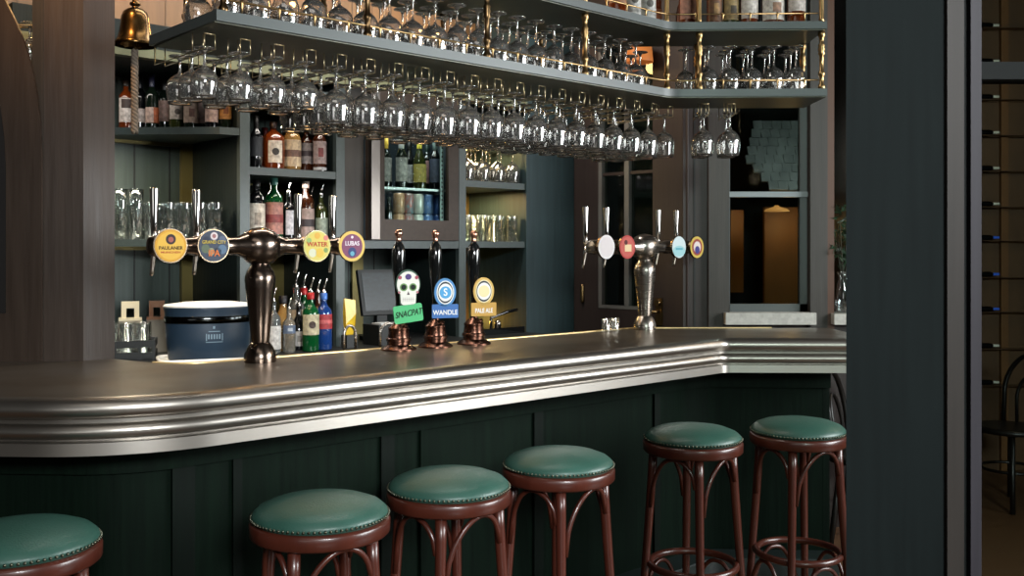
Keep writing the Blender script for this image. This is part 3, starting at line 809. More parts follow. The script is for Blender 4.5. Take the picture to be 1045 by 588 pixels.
bottle('spirit', on(326, 1.54, z2), 'brown', 'dark bottle with red and white patterned label against the right post', '#a08a86', ('box', '#7d2e2c'), '#7a5a50', group=grp, scale=.84, z=(.18, .72), band='#c4c8cc')
bottle('squat', on(306, 1.70, z2), 'red', 'small red bottle set behind between two brown bottles', None, None, '#8a1c14', group=grp, scale=.5)
# middle bay, middle shelf
z3 = 1.5475
grp = 'spirits on the middle bay lower shelf'
bottle('spirit', on(261.5, 1.56, z3), 'black', 'black bottle with an angled cream label beside the left post', '#cfc3b0', ('box', '#9a8a78'), '#101010', group=grp, z=(.1, .62))
bottle('spirit', on(279.5, 1.57, z3), 'green', 'bright green bottle with red and pink label on the middle shelf', '#b57566', ('band', '#8a2d2a'), '#3a6a60', group=grp, z=(.1, .62), scale=1.05)
bottle('spirit', on(294.5, 1.56, z3), 'black', 'dark bottle with narrow white label and a pourer', '#c9c6cc', None, None, pour=1, group=grp, z=(.12, .7), ang=35, scale=.80)
bottle('spirit', on(312, 1.57, z3), 'brown', 'brown bottle with pink and black label and tall neck', '#a58a80', ('band', '#2c1c20'), '#9a8a80', group=grp, z=(.06, .55), scale=1.02)
bottle('wine', on(318, 1.66, z3), 'black', 'plain black bottle with pourer behind the others', '#2a1c12', ('box', '#c08030'), None, pour=1, group=grp, z=(.3, .55), scale=.70)
bottle('spirit', on(328, 1.56, z3), 'olive', 'olive bottle with pale label and pourer beside the right post', '#8d9a86', None, None, pour=1, group=grp, z=(.06, .5), scale=.80)
# back counter bottles
grp = 'speed bottles on the back counter'
zc = ZC+.0005
row = [
 ('spirit', 279, 1.40, 'clear', '#ddd9d2', None, None, 1, 'clear bottle with tall white label partly behind the beer column', .85, (.1, .55)),
 ('squat', 289, 1.47, 'pale', '#c2a878', ('box', '#7d6840'), '#1c1c20', None, 'gold decorated bottle with a black stopper', 1.1, (.4, .9)),
 ('spirit', 295, 1.38, 'clear', '#5d6f8e', ('box', '#c0c8d4'), None, 1, 'clear bottle with a blue and white label and pourer', .72, (.5, .8)),
 ('squat', 305, 1.38, 'black', '#cac6c0', ('box', '#8a8680'), None, 1, 'squat black bottle with white shield label', .88, (.1, .8)),
 ('spirit', 302, 1.54, 'clear', '#b9a07c', None, None, 1, 'tall clear bottle set behind the black squat one', 1.05, (.4, .7)),
 ('spirit', 310, 1.47, 'green', '#c8b898', None, '#a02020', 1, 'green whiskey bottle with red neck, behind the cream labelled one', 1.02, (.3, .6)),
 ('spirit', 317, 1.37, 'green', '#d6c79c', ('dot', '#4a3020'), '#9a1c1c', 1, 'green whiskey bottle with large cream label and red neck foil', .98, (.32, .70)),
 ('wine', 324.5, 1.5, 'brown', '#6a4430', None, None, 1, 'brown bottle between the green whiskey and blue vodka', .85, (.3, .6)),
 ('spirit', 330.5, 1.38, 'blue', '#c02830', ('band', '#e05a5a'), '#3a64a8', 1, 'blue vodka bottle with a red label and blue neck', .96, (.42, .75)),
]
for kd, px, t, gl_, lb_, em, cp, pr, label, sc_, zr in row:
    bottle(kd, on(px, t, zc), gl_, label, lb_, em, cp, pour=pr, group=grp, scale=sc_, z=zr)
# top shelf bottles over the bar
z4 = Z2+.0335
grp = 'bottles on the top rack shelf'
def onr(px, d, z):
    X = (px-CX)/FPX*(4.38+d); return (*Rr(X, d), z)
def topb(kd, loc, *a, **k): return bottle(kd, loc, *a, group=grp, **k)
topb('spirit', on(630, .27, z4), 'amber', 'amber bottle on the top shelf beside the pair of clear white-labelled ones', '#b07040', None, '#301a10')
topb('spirit', on(645, .27, z4), 'clear', 'clear bottle with white label on the top shelf, farther from the corner', '#d9d5ce', ('dot', '#5a564e'), '#201c18', z=(.1, .6))
topb('spirit', on(660.5, .27, z4), 'clear', 'clear bottle with white label on the top shelf, nearer to the corner', '#d9d5ce', ('dot', '#5a564e'), '#201c18', z=(.1, .6))
topb('spirit', on(667, .42, z4), 'amber', 'amber whisky bottle before the corner baluster on top shelf', '#a85a34', None, '#301a10', z=(.2, .5))
topb('spirit', onr(700, .19, z4), 'amber', 'amber whisky bottle inside the corner bend of the top shelf', '#b07058', None, '#301a10', z=(.2, .6))
topb('squat', onr(697, .25, z4), 'brown', 'squat amber bottle tucked beside the corner baluster', '#8a4a28', None, '#301a10', z=(.2, .6))
topb('spirit', onr(728, .11, z4), 'amber', 'amber bottle with brown label, first past the second corner baluster', '#7a4a24', ('box', '#b08040'), '#241610', z=(.1, .6), scale=.85)
topb('wine', onr(744.5, .12, z4), 'olive', 'dark olive bottle with gold label left of three white labelled ones', '#a88a50', ('box', '#4a3a20'), '#241610', z=(.1, .4))
topb('burgundy', onr(763, .10, z4), 'amber', 'bottle with large white label, first of three over the window', '#e2d6ca', None, '#3a1c14', z=(.12, .6))
topb('bourbon', onr(787, .118, z4), 'amber', 'broad bottle with large white label, middle of three over the window', '#e8dccf', ('box', '#a87a5c'), '#3a1c14', z=(.12, .8), ang=80)
topb('burgundy', onr(810.5, .10, z4), 'amber', 'bottle with white label, last of three beside the end baluster', '#dfd0c6', None, '#3a1c14', z=(.22, .7))

# fridge contents
zfl = 1.549+.0305
grp = 'bottles in the bar fridge'
zsf = 1.549+zw+.001
fb = [(393.5, 'wine', 'darkgreen', '#c9c6bc', '#c8a23a', 'dark wine bottle with white label at the handle side of the fridge'),
      (409.5, 'wine', 'darkgreen', '#cfcdc6', '#d8d8d4', 'green wine bottle with a tall white label in the fridge, nearer the handle'),
      (417.5, 'burgundy', 'black', '#d8d6cf', '#151515', 'black wine bottle with wide white label in the fridge'),
      (428, 'burgundy', 'olive', '#c5b24a', '#d8c84a', 'wine bottle with yellow label and yellow capsule in the fridge'),
      (436, 'wine', 'darkgreen', '#c48a8a', '#2a3a34', 'wine bottle with pink label in the fridge'),
      (444, 'wine', 'black', '#3c4660', '#5a6a66', 'dark wine bottle at the hinge side of the fridge')]
for i, (px, kd, gl_, lb_, cp, label) in enumerate(fb):
    bottle(kd, on(px, (1.66, 1.60, 1.66, 1.58, 1.66, 1.548)[i], zsf), gl_, label, lb_, None, cp, group=grp, z=(.15, .62), scale=.88)
bottle('wine', on(397, 1.58, zfl), 'darkgreen', 'small dark bottle with white label left of the fridge cans', '#c9c9c2', None, '#14201a', group=grp, z=(.05, .3), scale=.62)
def can_mesh():
    return [(.024, 0), (.030, .006), (.033, .012), (.033, .104), (.029, .113), (.0265, .115), (.0265, .117), (.023, .1165)]
cols = (('#b98a5c', '#c9b29a'), ('#b5563c', '#6fa6b0'), ('#cfd2cc', '#b8c4b8'), ('#3c6cae', '#8fa8c8'), ('#2d4c86', '#3c5a92'))
cn = ('tan', 'red', 'white', 'blue', 'navy')
for lay in range(2):
    for i, px in enumerate((407, 416.5, 426.5, 436.5, 446.5)):
        p = on(px, 1.585, zfl+lay*.1175*.93)
        c = MB().lathe([(r*.93, z*.93) for r, z in can_mesh()], 18).build('drink_can', mat('can_'+cn[i], cols[i][0], .3, metal=.3, noise=((60, 60, 40), .25, cols[i][1])), loc=p, sharp=35)
        tag(c, f'{cn[i]} drink can in the fridge, '+('bottom' if lay == 0 else 'top')+' of its stack', 'can', 'drink cans in the fridge')
        MB().lathe([(.0255, .1075), (.0255, .109), (.02, .1085)], 16).build('lid', CHROME, c)

# ------------------------------------------------------------------ beer fonts
MED = mat('medallion_rim', '#8a7a66', .25, metal=1.0)
def disc(r, y, th=.004, seg=32, sx=1.0, sz=1.0, cx=0, cz=0):
    mb = MB(); vs = []
    for yy in (y, y-th):
        for i in range(seg): a = 2*PI*i/seg; vs.append((cx+r*sx*cos(a), yy, cz+r*sz*sin(a)))
    mb.add(vs, [tuple(range(seg)), tuple(range(2*seg-1, seg-1, -1))]+[(i, seg+i, seg+(i+1) % seg, (i+1) % seg) for i in range(seg)])
    return mb
def flat(pts, y, th=.002):
    mb = MB(); n = len(pts)
    vs = [(x, y, z) for x, z in pts]+[(x, y-th, z) for x, z in pts]
    return mb.add(vs, [tuple(range(n)), tuple(range(2*n-1, n-1, -1))]+[(i, n+i, n+(i+1) % n, (i+1) % n) for i in range(n)])
def toned(c, k=.84, d=.12):
    r = [int(c[i:i+2], 16)/255 for i in (1, 3, 5)]; g = sum(r)/3
    return '#%02x%02x%02x' % tuple(int(255*k*(x*(1-d)+g*d)) for x in r)
def col_(c): return mat('print_'+c, toned(c), .5, spec=.2)
MX, MRAD, MY = (-.355, -.205, .195, .345), .057, -.058
def T(x, y, z): return Matrix.Translation((x, y, z))
def font(px, py, t, label, metal, meds):
    Y = (EYE-HB)/((py-YH)/FPX); xp = (px-CX)/FPX
    t_ = xp*Y*nx+Y*ny-D0; s_ = xp*Y*ux+Y*uy-S0
    p = L(s_, t_, HB+.0005)
    f = empty('beer_font', p, TH, label, 'beer tap')
    MB().lathe([(.056, 0), (.057, .012), (.055, .03), (.046, .052), (.036, .066), (.033, .07)], 28).build('base', metal, f, sharp=60)
    MB().lathe([(.030, .068), (.033, .08), (.037, .13), (.044, .20), (.051, .26), (.054, .29), (.053, .305), (.046, .325), (.034, .342), (.028, .355), (.030, .37), (.03, .39)], 28).build('column', metal, f, sharp=60)
    za = .413
    # central boss
    MB().lathe([(.02, za-.068), (.045, za-.06), (.07, za-.035), (.078, za), (.074, za+.025), (.055, za+.05), (.03, za+.062), (.012, za+.066), (.001, za+.067)], 28, sx=1.0, sy=.85).build('boss', metal, f)
    Mx = T(0, 0, za) @ Matrix.Rotation(PI/2, 4, 'Y')
    MB().lathe([(.004, -.405), (.028, -.40), (.036, -.385), (.036, -.31), (.030, -.30), (.030, -.25), (.036, -.24), (.036, -.165), (.030, -.155), (.031, -.09), (.045, -.06), (.045, .06), (.031, .09), (.029, .15), (.034, .16), (.034, .235), (.028, .245), (.028, .30), (.034, .31), (.034, .385), (.028, .40), (.004, .405)], 22, Mx).build('arm', metal, f, sharp=50)
    for i, x in enumerate(MX):
        MB().lathe([(.030, 0), (.030, .028)], 20, T(x, -.03, za) @ Matrix.Rotation(PI/2, 4, 'X')).build('medallion_stub', metal, f)
        md = disc(MRAD, MY+.008, .012).build('medallion', MED, f, loc=(x, 0, za))
        meds[i](md)
        MB().tube([(x, .028, za+.01), (x, .06, za+.012), (x, .075, za+.02)], .012, 10).build('tap_body', metal, f)
        MB().lathe([(.008, 0), (.0125, .012), (.0095, .022), (.011, .03), (.0125, .10), (.0155, .165), (.0155, .178), (.010, .182)], 14, T(x, .072, za+.015)).build('tap_handle', CHROME, f, sharp=45)
        MB().tube([(x, .065, za+.005), (x, .075, za-.03), (x, .088, za-.085), (x, .092, za-.10)], .008, 10, radii=[.011, .009, .0075, .007]).build('spout', CHROME, f)
    return f
def face_(md, c, r=.053): return disc(r, MY-.004, .0015).build('badge_face', col_(c), md)
def ring_txt(md, s, size, z, c, y=MY-.0057, sx=1.0, shear=0.0, x=0):
    return text(s, size, 'lettering', col_(c), md, T(x, y, z) @ FRONT, sx, shear)
def m_paul(md):
    face_(md, '#e0a02a'); disc(.046, MY-.0055, .0004).build('badge_ring', col_('#e9b53c'), md)
    disc(.017, MY-.006, .0005, cz=.021).build('crest', col_('#3a2c2c'), md); disc(.009, MY-.0066, .0005, cz=.020).build('crest', col_('#a8564a'), md)
    ring_txt(md, 'PAULANER', .0165, -.008, '#1e1610', MY-.0062, 1.0)
    ring_txt(md, 'MUNCHEN', .009, -.022, '#c0502a', MY-.0062, 1.5)
def m_ipa(md):
    face_(md, '#3d4658'); 
    for (x, z, r, c) in ((-.03, -.01, .015, '#5c6a52'), (.03, -.012, .016, '#56708c'), (-.01, -.02, .013, '#8a8a6a'), (.012, -.02, .014, '#2a3244'), (-.028, .02, .012, '#2c3346'), (.03, .022, .012, '#56627a')): disc(r, MY-.0056, .0004, 16, cx=x, cz=z).build('badge_art', col_(c), md)
    disc(.013, MY-.0062, .0006, cz=.033).build('crest', col_('#d8c8c8'), md); disc(.007, MY-.0069, .0006, cz=.033).build('crest', col_('#a06a6a'), md)
    ring_txt(md, 'GRAND CITY', .0155, .012, '#d2b63e', MY-.0066, .92)
    ring_txt(md, 'IPA', .030, -.026, '#e8742c', MY-.0066, .95)
def m_wat(md):
    face_(md, '#c9c46a', .056); disc(.05, MY-.0056, .0004).build('badge_ring', col_('#d8c254'), md)
    for (x, z, r, c) in ((-.02, -.025, .016, '#cfd0b0'), (.01, -.025, .017, '#dfb63c'), (0, .038, .012, '#e0a83a'), (.036, .03, .010, '#d87a6a'), (-.034, .02, .010, '#8fae5c'), (.036, -.015, .009, '#7f9a4c')): disc(r, MY-.0062, .0004, 16, cx=x, cz=z).build('badge_art', col_(c), md)
    ring_txt(md, 'WATER', .024, .006, '#c43a22', MY-.0070, 1.05)
def m_lub(md):
    face_(md, '#e3bb52', .057); disc(.046, MY-.0056, .0006).build('badge_ring', col_('#7c3a5c'), md)
    disc(.018, MY-.0064, .0005, cz=-.022).build('badge_art', col_('#27356e'), md); disc(.009, MY-.0070, .0005, cz=-.028).build('badge_art', col_('#5aa0b8'), md)
    disc(.005, MY-.0064, .0005, cz=.034).build('crest', col_('#f0e4ec'), md)
    ring_txt(md, 'LUBAS', .023, .010, '#f0e4ec', MY-.0068, .95)
def m_white(md):
    face_(md, '#e9e4e2', .057); disc(.046, MY-.0056, .0004).build('badge_ring', col_('#e2d8d8'), md)
def m_red(md):
    face_(md, '#c2423c', .057); disc(.048, MY-.0056, .0004).build('badge_ring', col_('#cf5a50'), md)
    flat([(-.02, -.022), (.028, -.022), (.028, .012), (-.02, .012)], MY-.0061, .0005).build('badge_art', col_('#f0cf9c'), md)
    disc(.012, MY-.0062, .0005, cx=-.012, cz=.022).build('badge_art', col_('#5c2420'), md)
def m_blue(md):
    face_(md, '#cfe0e4', .055); disc(.05, MY-.0056, .0004, sz=.55, cz=-.02).build('badge_ring', col_('#9fd2d8'), md)
    flat([(-.028, -.014), (.028, -.014), (.028, -.004), (-.028, -.004)], MY-.0062, .0005).build('badge_art', col_('#5aaec0'), md)
def m_gold(md):
    face_(md, '#d9b84e', .056); disc(.043, MY-.0056, .0005).build('badge_ring', col_('#a4463c'), md); disc(.03, MY-.0062, .0005).build('badge_art', col_('#e8d8d4'), md)
    disc(.020, MY-.0069, .0005, cz=-.014).build('badge_art', col_('#45408a'), md)
font(265.5, 369.5, .57, 'bronze-toned beer font with four taps beside the navy ice bucket', BRONZE, (m_paul, m_ipa, m_wat, m_lub))
font(658, 336.5, .57, 'brushed steel beer font with four taps at the bend of the bar', STEEL, (m_white, m_red, m_blue, m_gold))

# ------------------------------------------------------------------ hand pumps
def pump(s, t, label, clip):
    p = L(s, t, HB+.0005)
    f = empty('hand_pump', p, TH, label, 'beer pump')
    MB().lathe([(.072, 0), (.072, .006), (.060, .014), (.046, .022), (.046, .034), (.050, .036), (.050, .046), (.044, .050), (.040, .078), (.042, .082), (.042, .088), (.034, .096), (.026, .104), (.016, .112), (.014, .13)], 28).build('base', COPPER, f, sharp=40)
    MB().tube([(0, -.02, .08), (0, -.05, .105)], .008, 8).build('clip_bracket', COPPER, f)
    MB().lathe([(.010, .12), (.012, .20), (.017, .25), (.024, .31), (.028, .36), (.027, .39), (.022, .415), (.013, .43), (.010, .435)], 20).build('handle', BLACKG, f, sharp=60)
    MB().lathe([(.010, .433), (.013, .438), (.010, .445), (.010, .448), (.016, .458), (.017, .468), (.012, .478), (.001, .482)], 16).build('knob', KNOBC, f)
    ce = empty('pump_clip', (0, -.062, 0)); ce.parent = f
    ce.rotation_euler.z = R(-20)
    clip(ce)
    return f
def rrect(w, h, r, cx=0, cz=0, seg=4, tilt=0):
    pts = []
    for sx, sz, a0 in ((1, 1, 0), (-1, 1, 90), (-1, -1, 180), (1, -1, 270)):
        for i in range(seg+1):
            a = R(a0+90*i/seg); pts.append((sx*(w/2-r)+r*cos(a), sz*(h/2-r)+r*sin(a)))
    return [(cx+x*cos(tilt)-z*sin(tilt), cz+x*sin(tilt)+z*cos(tilt)) for x, z in pts]
def clip_skull(f):
    flat(rrect(.118, .070, .008, 0, .148, tilt=R(7)), 0, .006).build('clip_board', col_('#4fbf78'), f)
    text('SNACPAT', .034, 'lettering', col_('#12241a'), f, T(0, -.0068, .148) @ FRONT @ Matrix.Rotation(R(9), 4, 'Z'), .74, .35)
    sk = []
    for i in range(28):
        a = R(-48+276*i/27); r = .050
        sk.append((r*cos(a)*.92, .262+r*sin(a)*1.05))
    jaw = [(-.032, .222), (-.030, .190), (-.022, .182), (.022, .182), (.030, .190), (.032, .222)]
    rim = flat([(x*1.1, .235+(z-.235)*1.09) for x, z in sk+jaw], .002, .004).build('skull_outline', col_('#3c5a48'), f)
    flat(sk+jaw, -.002, .004).build('skull_board', col_('#e6e4d8'), f)
    for sx in (-1, 1):
        disc(.0155, -.0062, .0006, 18, cx=.019*sx, cz=.252).build('skull_eye', col_('#6f9a58'), f)
        disc(.0105, -.0070, .0006, 18, cx=.019*sx, cz=.252).build('skull_eye', col_('#16201a'), f)
        disc(.0075, -.0062, .0006, 12, cx=.034*sx, cz=.290).build('skull_flower', col_('#a84a5c'), f)
        disc(.005, -.0062, .0006, 12, cx=.037*sx, cz=.232).build('skull_flower', col_('#b8707a'), f)
    disc(.012, -.0062, .0006, 12, cz=.293, sx=1.1).build('skull_flower', col_('#54407a'), f)
    flat([(-.006, .222), (.006, .222), (0, .236)], -.0062, .0006).build('skull_nose', col_('#5a4a50'), f)
    mb = MB()
    for i in range(6):
        b = flat([(-.02+.0075*i, .196), (-.0188+.0075*i, .196), (-.0188+.0075*i, .212), (-.02+.0075*i, .212)], -.0062, .0005); mb.add(b.v, b.f)
    b = flat([(-.024, .2035), (.024, .2035), (.024, .2045), (-.024, .2045)], -.0062, .0005); mb.add(b.v, b.f)
    mb.build('skull_teeth', col_('#9a9088'), f)
def clip_oval(word, c1, c2, c3, big, cb):
    def go(f):
        flat(rrect(.112, .056, .004, 0, .150), 0, .006).build('clip_board', col_(c2), f)
        text(word, .027, 'lettering', col_('#f2f2ee'), f, T(0, -.0068, .144) @ FRONT, .92 if len(word) < 7 else .72)
        disc(1, .002, .008, 32, sx=.046, sz=.058, cz=.226).build('oval_board', col_(c1), f)
        disc(1, -.0062, .0006, 32, sx=.037, sz=.048, cz=.226).build('oval_ring', col_('#f0f0ea' if big else '#e9dcae'), f)
        disc(1, -.0069, .0006, 32, sx=.033, sz=.044, cz=.226).build('oval_ring', col_('#3a4048'), f)
        disc(1, -.0076, .0006, 32, sx=.030, sz=.036, cz=.226).build('oval_ring', col_('#eceae2'), f)
        disc(.025, -.0083, .0006, 28, cz=.226).build('oval_centre', col_(c3), f)
        if big: text(big, .042, 'lettering', col_('#f4f4f0'), f, T(0, -.0090, .226) @ FRONT, .9)
    return go
pump(-.06, .59, 'hand pump with a skull topped green pump clip', clip_skull)
pump(.122, .585, 'hand pump with a blue oval pump clip reading WANDLE', clip_oval('WANDLE', '#4a8ac4', '#3c6cb0', '#4aa0d8', 'S', 1))
pump(.318, .572, 'hand pump with a yellow oval pump clip reading PALE ALE', clip_oval('PALE ALE', '#d9b05a', '#c79a44', '#ead9a0', None, 0))

# ------------------------------------------------------------------ bar clutter
# navy ice bucket on a white tray
s_, Y_ = st(213, 1.33)
pb = L(s_, 1.33, ZC)
tray = empty('serving_tray', (pb.x, pb.y, ZC+.0005), TH*.55, 'shallow white tray under the navy ice bucket', 'tray')
MB().prism(rrect(.40, .25, .05, seg=6), 0, .006).build('tray_floor', WHITE, tray)
tr_ = rrect(.40, .25, .05, seg=6)
MB().tube([(x, y, .012) for x, y in tr_], .008, 8, closed=True).build('rim', WHITE, tray)
ib = empty('ice_bucket', (pb.x, pb.y, ZC+.0075), TH*.55, 'oval navy ice bucket with black band and white lid behind the bar', 'ice bucket')
OV = dict(sx=1.0, sy=.60)
MB().lathe([(.155, 0), (.163, .006), (.172, .10), (.177, .175), (.177, .178)], 40, **OV).build('bucket_body', NAVY, ib, sharp=50)
MB().lathe([(.1775, .156), (.180, .158), (.181, .184), (.1785, .186)], 40, **OV).build('chrome_band', mat('black_chrome_band', '#2a2c2c', .12, metal=1.0), ib, sharp=50)
MB().lathe([(.1765, .178), (.178, .205), (.181, .212), (.181, .222)], 40, **OV).build('bucket_rim', NAVY, ib, sharp=50)
MB().lathe([(.183, .2225), (.184, .228), (.178, .234), (.10, .243), (.001, .245)], 40, **OV).build('lid', WHITE, ib, sharp=50)
PAT = col_('#8aa4b4')
mb = MB()
def bucket_pt(x, z, e=.0012):
    r = .163+(.172-.163)*min(z/.10, 1) if z < .1 else .172+.005*(z-.1)/.075
    a = math.asin(max(-1, min(1, x/r))); return (x, -(r+e)*.60*cos(a), z)
def bpatch(x0, x1, z0, z1):
    n = 6; vs = []
    for i in range(n+1):
        x = x0+(x1-x0)*i/n; vs += [bucket_pt(x, z0), bucket_pt(x, z1)]
    mb.add(vs, [(2*i, 2*i+2, 2*i+3, 2*i+1) for i in range(n)])
bpatch(.006, .014, .135, .146); bpatch(-.012, .034, .122, .1255); bpatch(-.022, -.018, .085, .115); bpatch(.042, .046, .085, .115)
for i in range(5): bpatch(-.014+.011*i, -.008+.011*i, .092, .112)
bpatch(-.022, .046, .078, .081)
mb.build('printed_crest', PAT, ib, recalc=False)
# glass washer basket with glasses and clamps
pk = L(st(130, 1.62)[0], 1.62, ZC+.0005)
bk = empty('glass_basket', pk, TH*.4, 'black plastic glass basket next to the pillar behind the bar', 'basket')
mb = MB(); w_, d_ = .235, .175
mb.box(-w_/2, w_/2, -d_/2, d_/2, 0, .01)
for x0, x1, y0, y1 in ((-w_/2, w_/2, -d_/2, -d_/2+.008), (-w_/2, w_/2, d_/2-.008, d_/2), (-w_/2, -w_/2+.008, -d_/2, d_/2), (w_/2-.008, w_/2, -d_/2, d_/2)):
    mb.box(x0, x1, y0, y1, .0, .035); mb.box(x0, x1, y0, y1, .055, .085)
for x in (-w_/2, -.05, .05, w_/2-.012):
    mb.box(x, x+.012, -d_/2-.002, -d_/2+.006, 0, .085)
mb.build('basket_frame', BLACKM, bk)
k = 0
for j in range(2):
    for i in range(3):
        M = Matrix.Rotation(TH*.4, 4, 'Z') @ Vector((-.066+.066*i, -.034+.068*j, 0))
        put('tumbler', HIGH, (pk.x+M.x, pk.y+M.y, ZC+.0115+.1455), PI, 0, f'tumbler in the black basket, {("front","rear")[j]} row, '+('pillar side', 'middle', 'bucket side')[i], 'glass', 'tumblers in the basket'); k += 1
for i, (px, py, w_) in enumerate(((133, 311, 17), (160, 311, 15))):
    s, Y = st(px, 1.84)
    q = L(s, 1.84, 0)
    cl = empty('cream_clamp' if i == 0 else 'wooden_clamp', (q.x, q.y, ZC+.0005), TH*.5, ('cream square-headed dispenser behind the glass basket' if i == 0 else 'brown square-headed dispenser between basket and ice bucket'), 'dispenser')
    ww = w_/1000*Y/2; cm = mat('cream_plastic', '#cfc3a4', .4) if i == 0 else mat('brown_plastic', '#7a5236', .4)
    MB().box(-ww*1.3, ww*1.3, -.03, .03, 0, .15).build('body', mat('clear_dull_plastic', '#6a6458', .3), cl)
    mb = MB(); z0 = .15; hh = .055
    mb.box(-ww, -ww*.45, -.02, .02, z0, z0+hh); mb.box(ww*.45, ww, -.02, .02, z0, z0+hh); mb.box(-ww, ww, -.02, .02, z0+hh, z0+hh+.03); mb.box(-ww*1.3, ww*1.3, -.03, .03, z0-.002, z0+.012)
    mb.build('clamp_head', cm, cl)
# till screen + printer + yellow packet
ps_ = L(st(391, 1.62)[0], 1.62, ZC+.0005)
pos = empty('till_terminal', ps_, TH*.9, 'dark tilted till screen on a stand under the fridge', 'till')
Mt = Matrix.Rotation(R(-14), 4, 'X')
Mt = Matrix.Translation((0, 0, .13)) @ Mt
MB().box(-.125, .125, -.012, .012, 0, .24, Mt).build('screen_housing', BLACKM, pos)
MB().box(-.108, .108, -.0145, -.0125, .022, .222, Mt).build('screen', mat('dim_screen', '#10171a', .3, noise=((30, 30, 60), .12, '#182226')), pos)
MB().box(-.09, .09, -.07, .09, 0, .02).build('stand_foot', BLACKM, pos); MB().box(-.03, .03, .01, .04, .02, .2).build('stand', BLACKM, pos)
pr_ = L(st(394, 1.40)[0], 1.42, ZC+.0005)
prn = empty('receipt_printer', pr_, TH, 'black receipt printer with pale paper slot between till and pumps', 'printer')
mb = MB(); mb.box(-.07, .07, -.06, .08, 0, .10); mb.build('printer_body', BLACKM, prn)
MB().box(-.05, .05, -.05, .03, .1005, .108).build('paper_cover', mat('pale_plastic', '#b9bcbc', .4), prn)
pc_ = L(st(387, 1.75)[0], 1.75, 0)
yk = on(356.5, 1.40, ZC+.0005)
yp = MB(); 
prof_y = [(-.022, 0), (.018, 0), (.026, .05), (.030, .10), (.032, .165), (-.030, .175), (-.028, .11), (-.026, .05)]
for yy, sc in ((0, 1),): 
    n = len(prof_y); vs = [(x, -.012*(1 if .03 < z < .15 else .3), z) for x, z in prof_y]+[(x, .012*(1 if .03 < z < .15 else .3), z) for x, z in prof_y]
    yp.add(vs, [tuple(range(n)), tuple(range(2*n-1, n-1, -1))]+[(i, n+i, n+(i+1) % n, (i+1) % n) for i in range(n)])
ypk = yp.build('snack_packet', mat('yellow_foil_packet', '#c9a824', .3, noise=((25, 25, 25), .3, '#a8841a')), loc=(yk[0], yk[1], ZC+.062), rz=TH)
tag(ypk, 'yellow foil packet propped beside the shelf post next to the till', 'packet')
pd = empty('packet_stand', (yk[0], yk[1], ZC+.0005), TH, 'small black block under the yellow packet', 'block')
MB().box(-.03, .03, -.025, .025, 0, .06).build('block', BLACKM, pd)
# drainer taps: two bent steel tubes behind the bar top
for i, (px, w) in enumerate(((357, .055), (397, .09))):
    q = on(px, .80, 0)
    tp = empty('rinse_tap', (q[0], q[1], .96), TH, ('bent chrome tube behind the bar between the tall font and the skull pump' if i == 0 else 'bent chrome tube behind the bar partly behind the skull pump'), 'tap')
    pts = [(-w/2, 0, 0)]+[(-w/2*cos(PI*k/10), 0, .19+.04*sin(PI*k/10)) for k in range(11)]+[(w/2, 0, .06)]
    MB().tube(pts, .006, 10).build('spout', STEEL, tp)
    MB().lathe([(.02, 0), (.02, .01), (.012, .02), (.008, .03)], 14, T(-w/2, 0, 0)).build('base', STEEL, tp)
# sink worktop behind the bar top, so the taps stand on something
wk = MB(); lbox(wk, -.9, 1.35, .70, 1.02, .90, .96)
wt = wk.build('work_counter', mat('dull_steel_worktop', '#4c4f4e', .35, metal=.8)); tag(wt, 'narrow steel work counter behind the bar top under the taps', 'worktop')
lbox(MB(), -.9, 1.35, .72, 1.0, 0, .899).build('under_counter', BLACKM, wt)
# soda siphon / spout set on the right niche counter
q = on(508, 1.50, ZC+.0005)
jg = empty('steel_tap_tray', q, TH, 'low black drip tray with steel fittings below the amber lit back panel', 'drip tray')
MB().box(-.16, .16, -.05, .05, 0, .035).build('tray_body', BLACKG, jg)
MB().tube([(-.05, 0, .03), (-.05, 0, .09), (.06, -.01, .12), (.13, -.02, .13)], .009, 8).build('lever', BLACKG, jg)
MB().lathe([(.018, .035), (.018, .06), (.012, .075), (.001, .08)], 14).build('fitting', STEEL, jg)
wb_ = on(463, 1.30, 0)
# small white cup behind the blue pump
q = on(460, .86, .9605)
cup = MB().lathe([(.022, 0), (.026, .004), (.034, .115), (.0325, .1155), (.025, .01), (.001, .008)], 18, cap=False).build('paper_cup', WHITE, loc=q)
tag(cup, 'white paper cup behind the blue hand pump', 'cup')
# two short glasses on the bar by the door
for i, px in enumerate((601, 610)):
    s, Y = st(px, .735 if i else .735)
    q = L(s, .62, HB+.0005)
    put('tumbler', tumbler_mesh('shot_tumbler', .021, .024, .062), q, 0, 0, 'small clear tumbler on the bar top, '+('farther from', 'nearer to')[i]+' the steel font', 'glass', 'tumblers by the steel font')

# wall lamp, and a stand-in for an amber glow, between the upturned glasses
q = L(st(507, TB-.16)[0], TB-.16); zl = zof(25, st(507, TB-.16)[1])
wlp = empty('wall_lamp', (q.x, q.y, zl), TH, 'small glowing wall lamp on the plank wall behind the upturned glasses', 'lamp')
MB().lathe([(.001, -.045), (.02, -.04), (.034, -.015), (.036, .01), (.025, .035), (.012, .05)], 16).build('bulb', mat('warm_bulb', '#ffdca8', .4, emit='#ffc070', es=6), wlp)
MB().tube([(0, 0, .05), (0, 0, .08), (0, .058, .08)], .008, 8).build('bracket', BRASSD, wlp)
q = A+Vector((-1, 1))*(kof(664)+.0); zl = zof(57, q.y)
wl2 = empty('amber_glow_shape', (q.x-.07, q.y-.07, zl), RZD, 'amber glowing shade added for the orange patches above the glazed brown door', 'lamp')
MB().lathe([(.075, -.05), (.065, .05), (.06, .052)], 20, cap=False).build('glow_shade', mat('amber_glow', '#a8642e', .5, emit='#c06a28', es=.22), wl2)  # glowing shade added to give the orange patches above the door
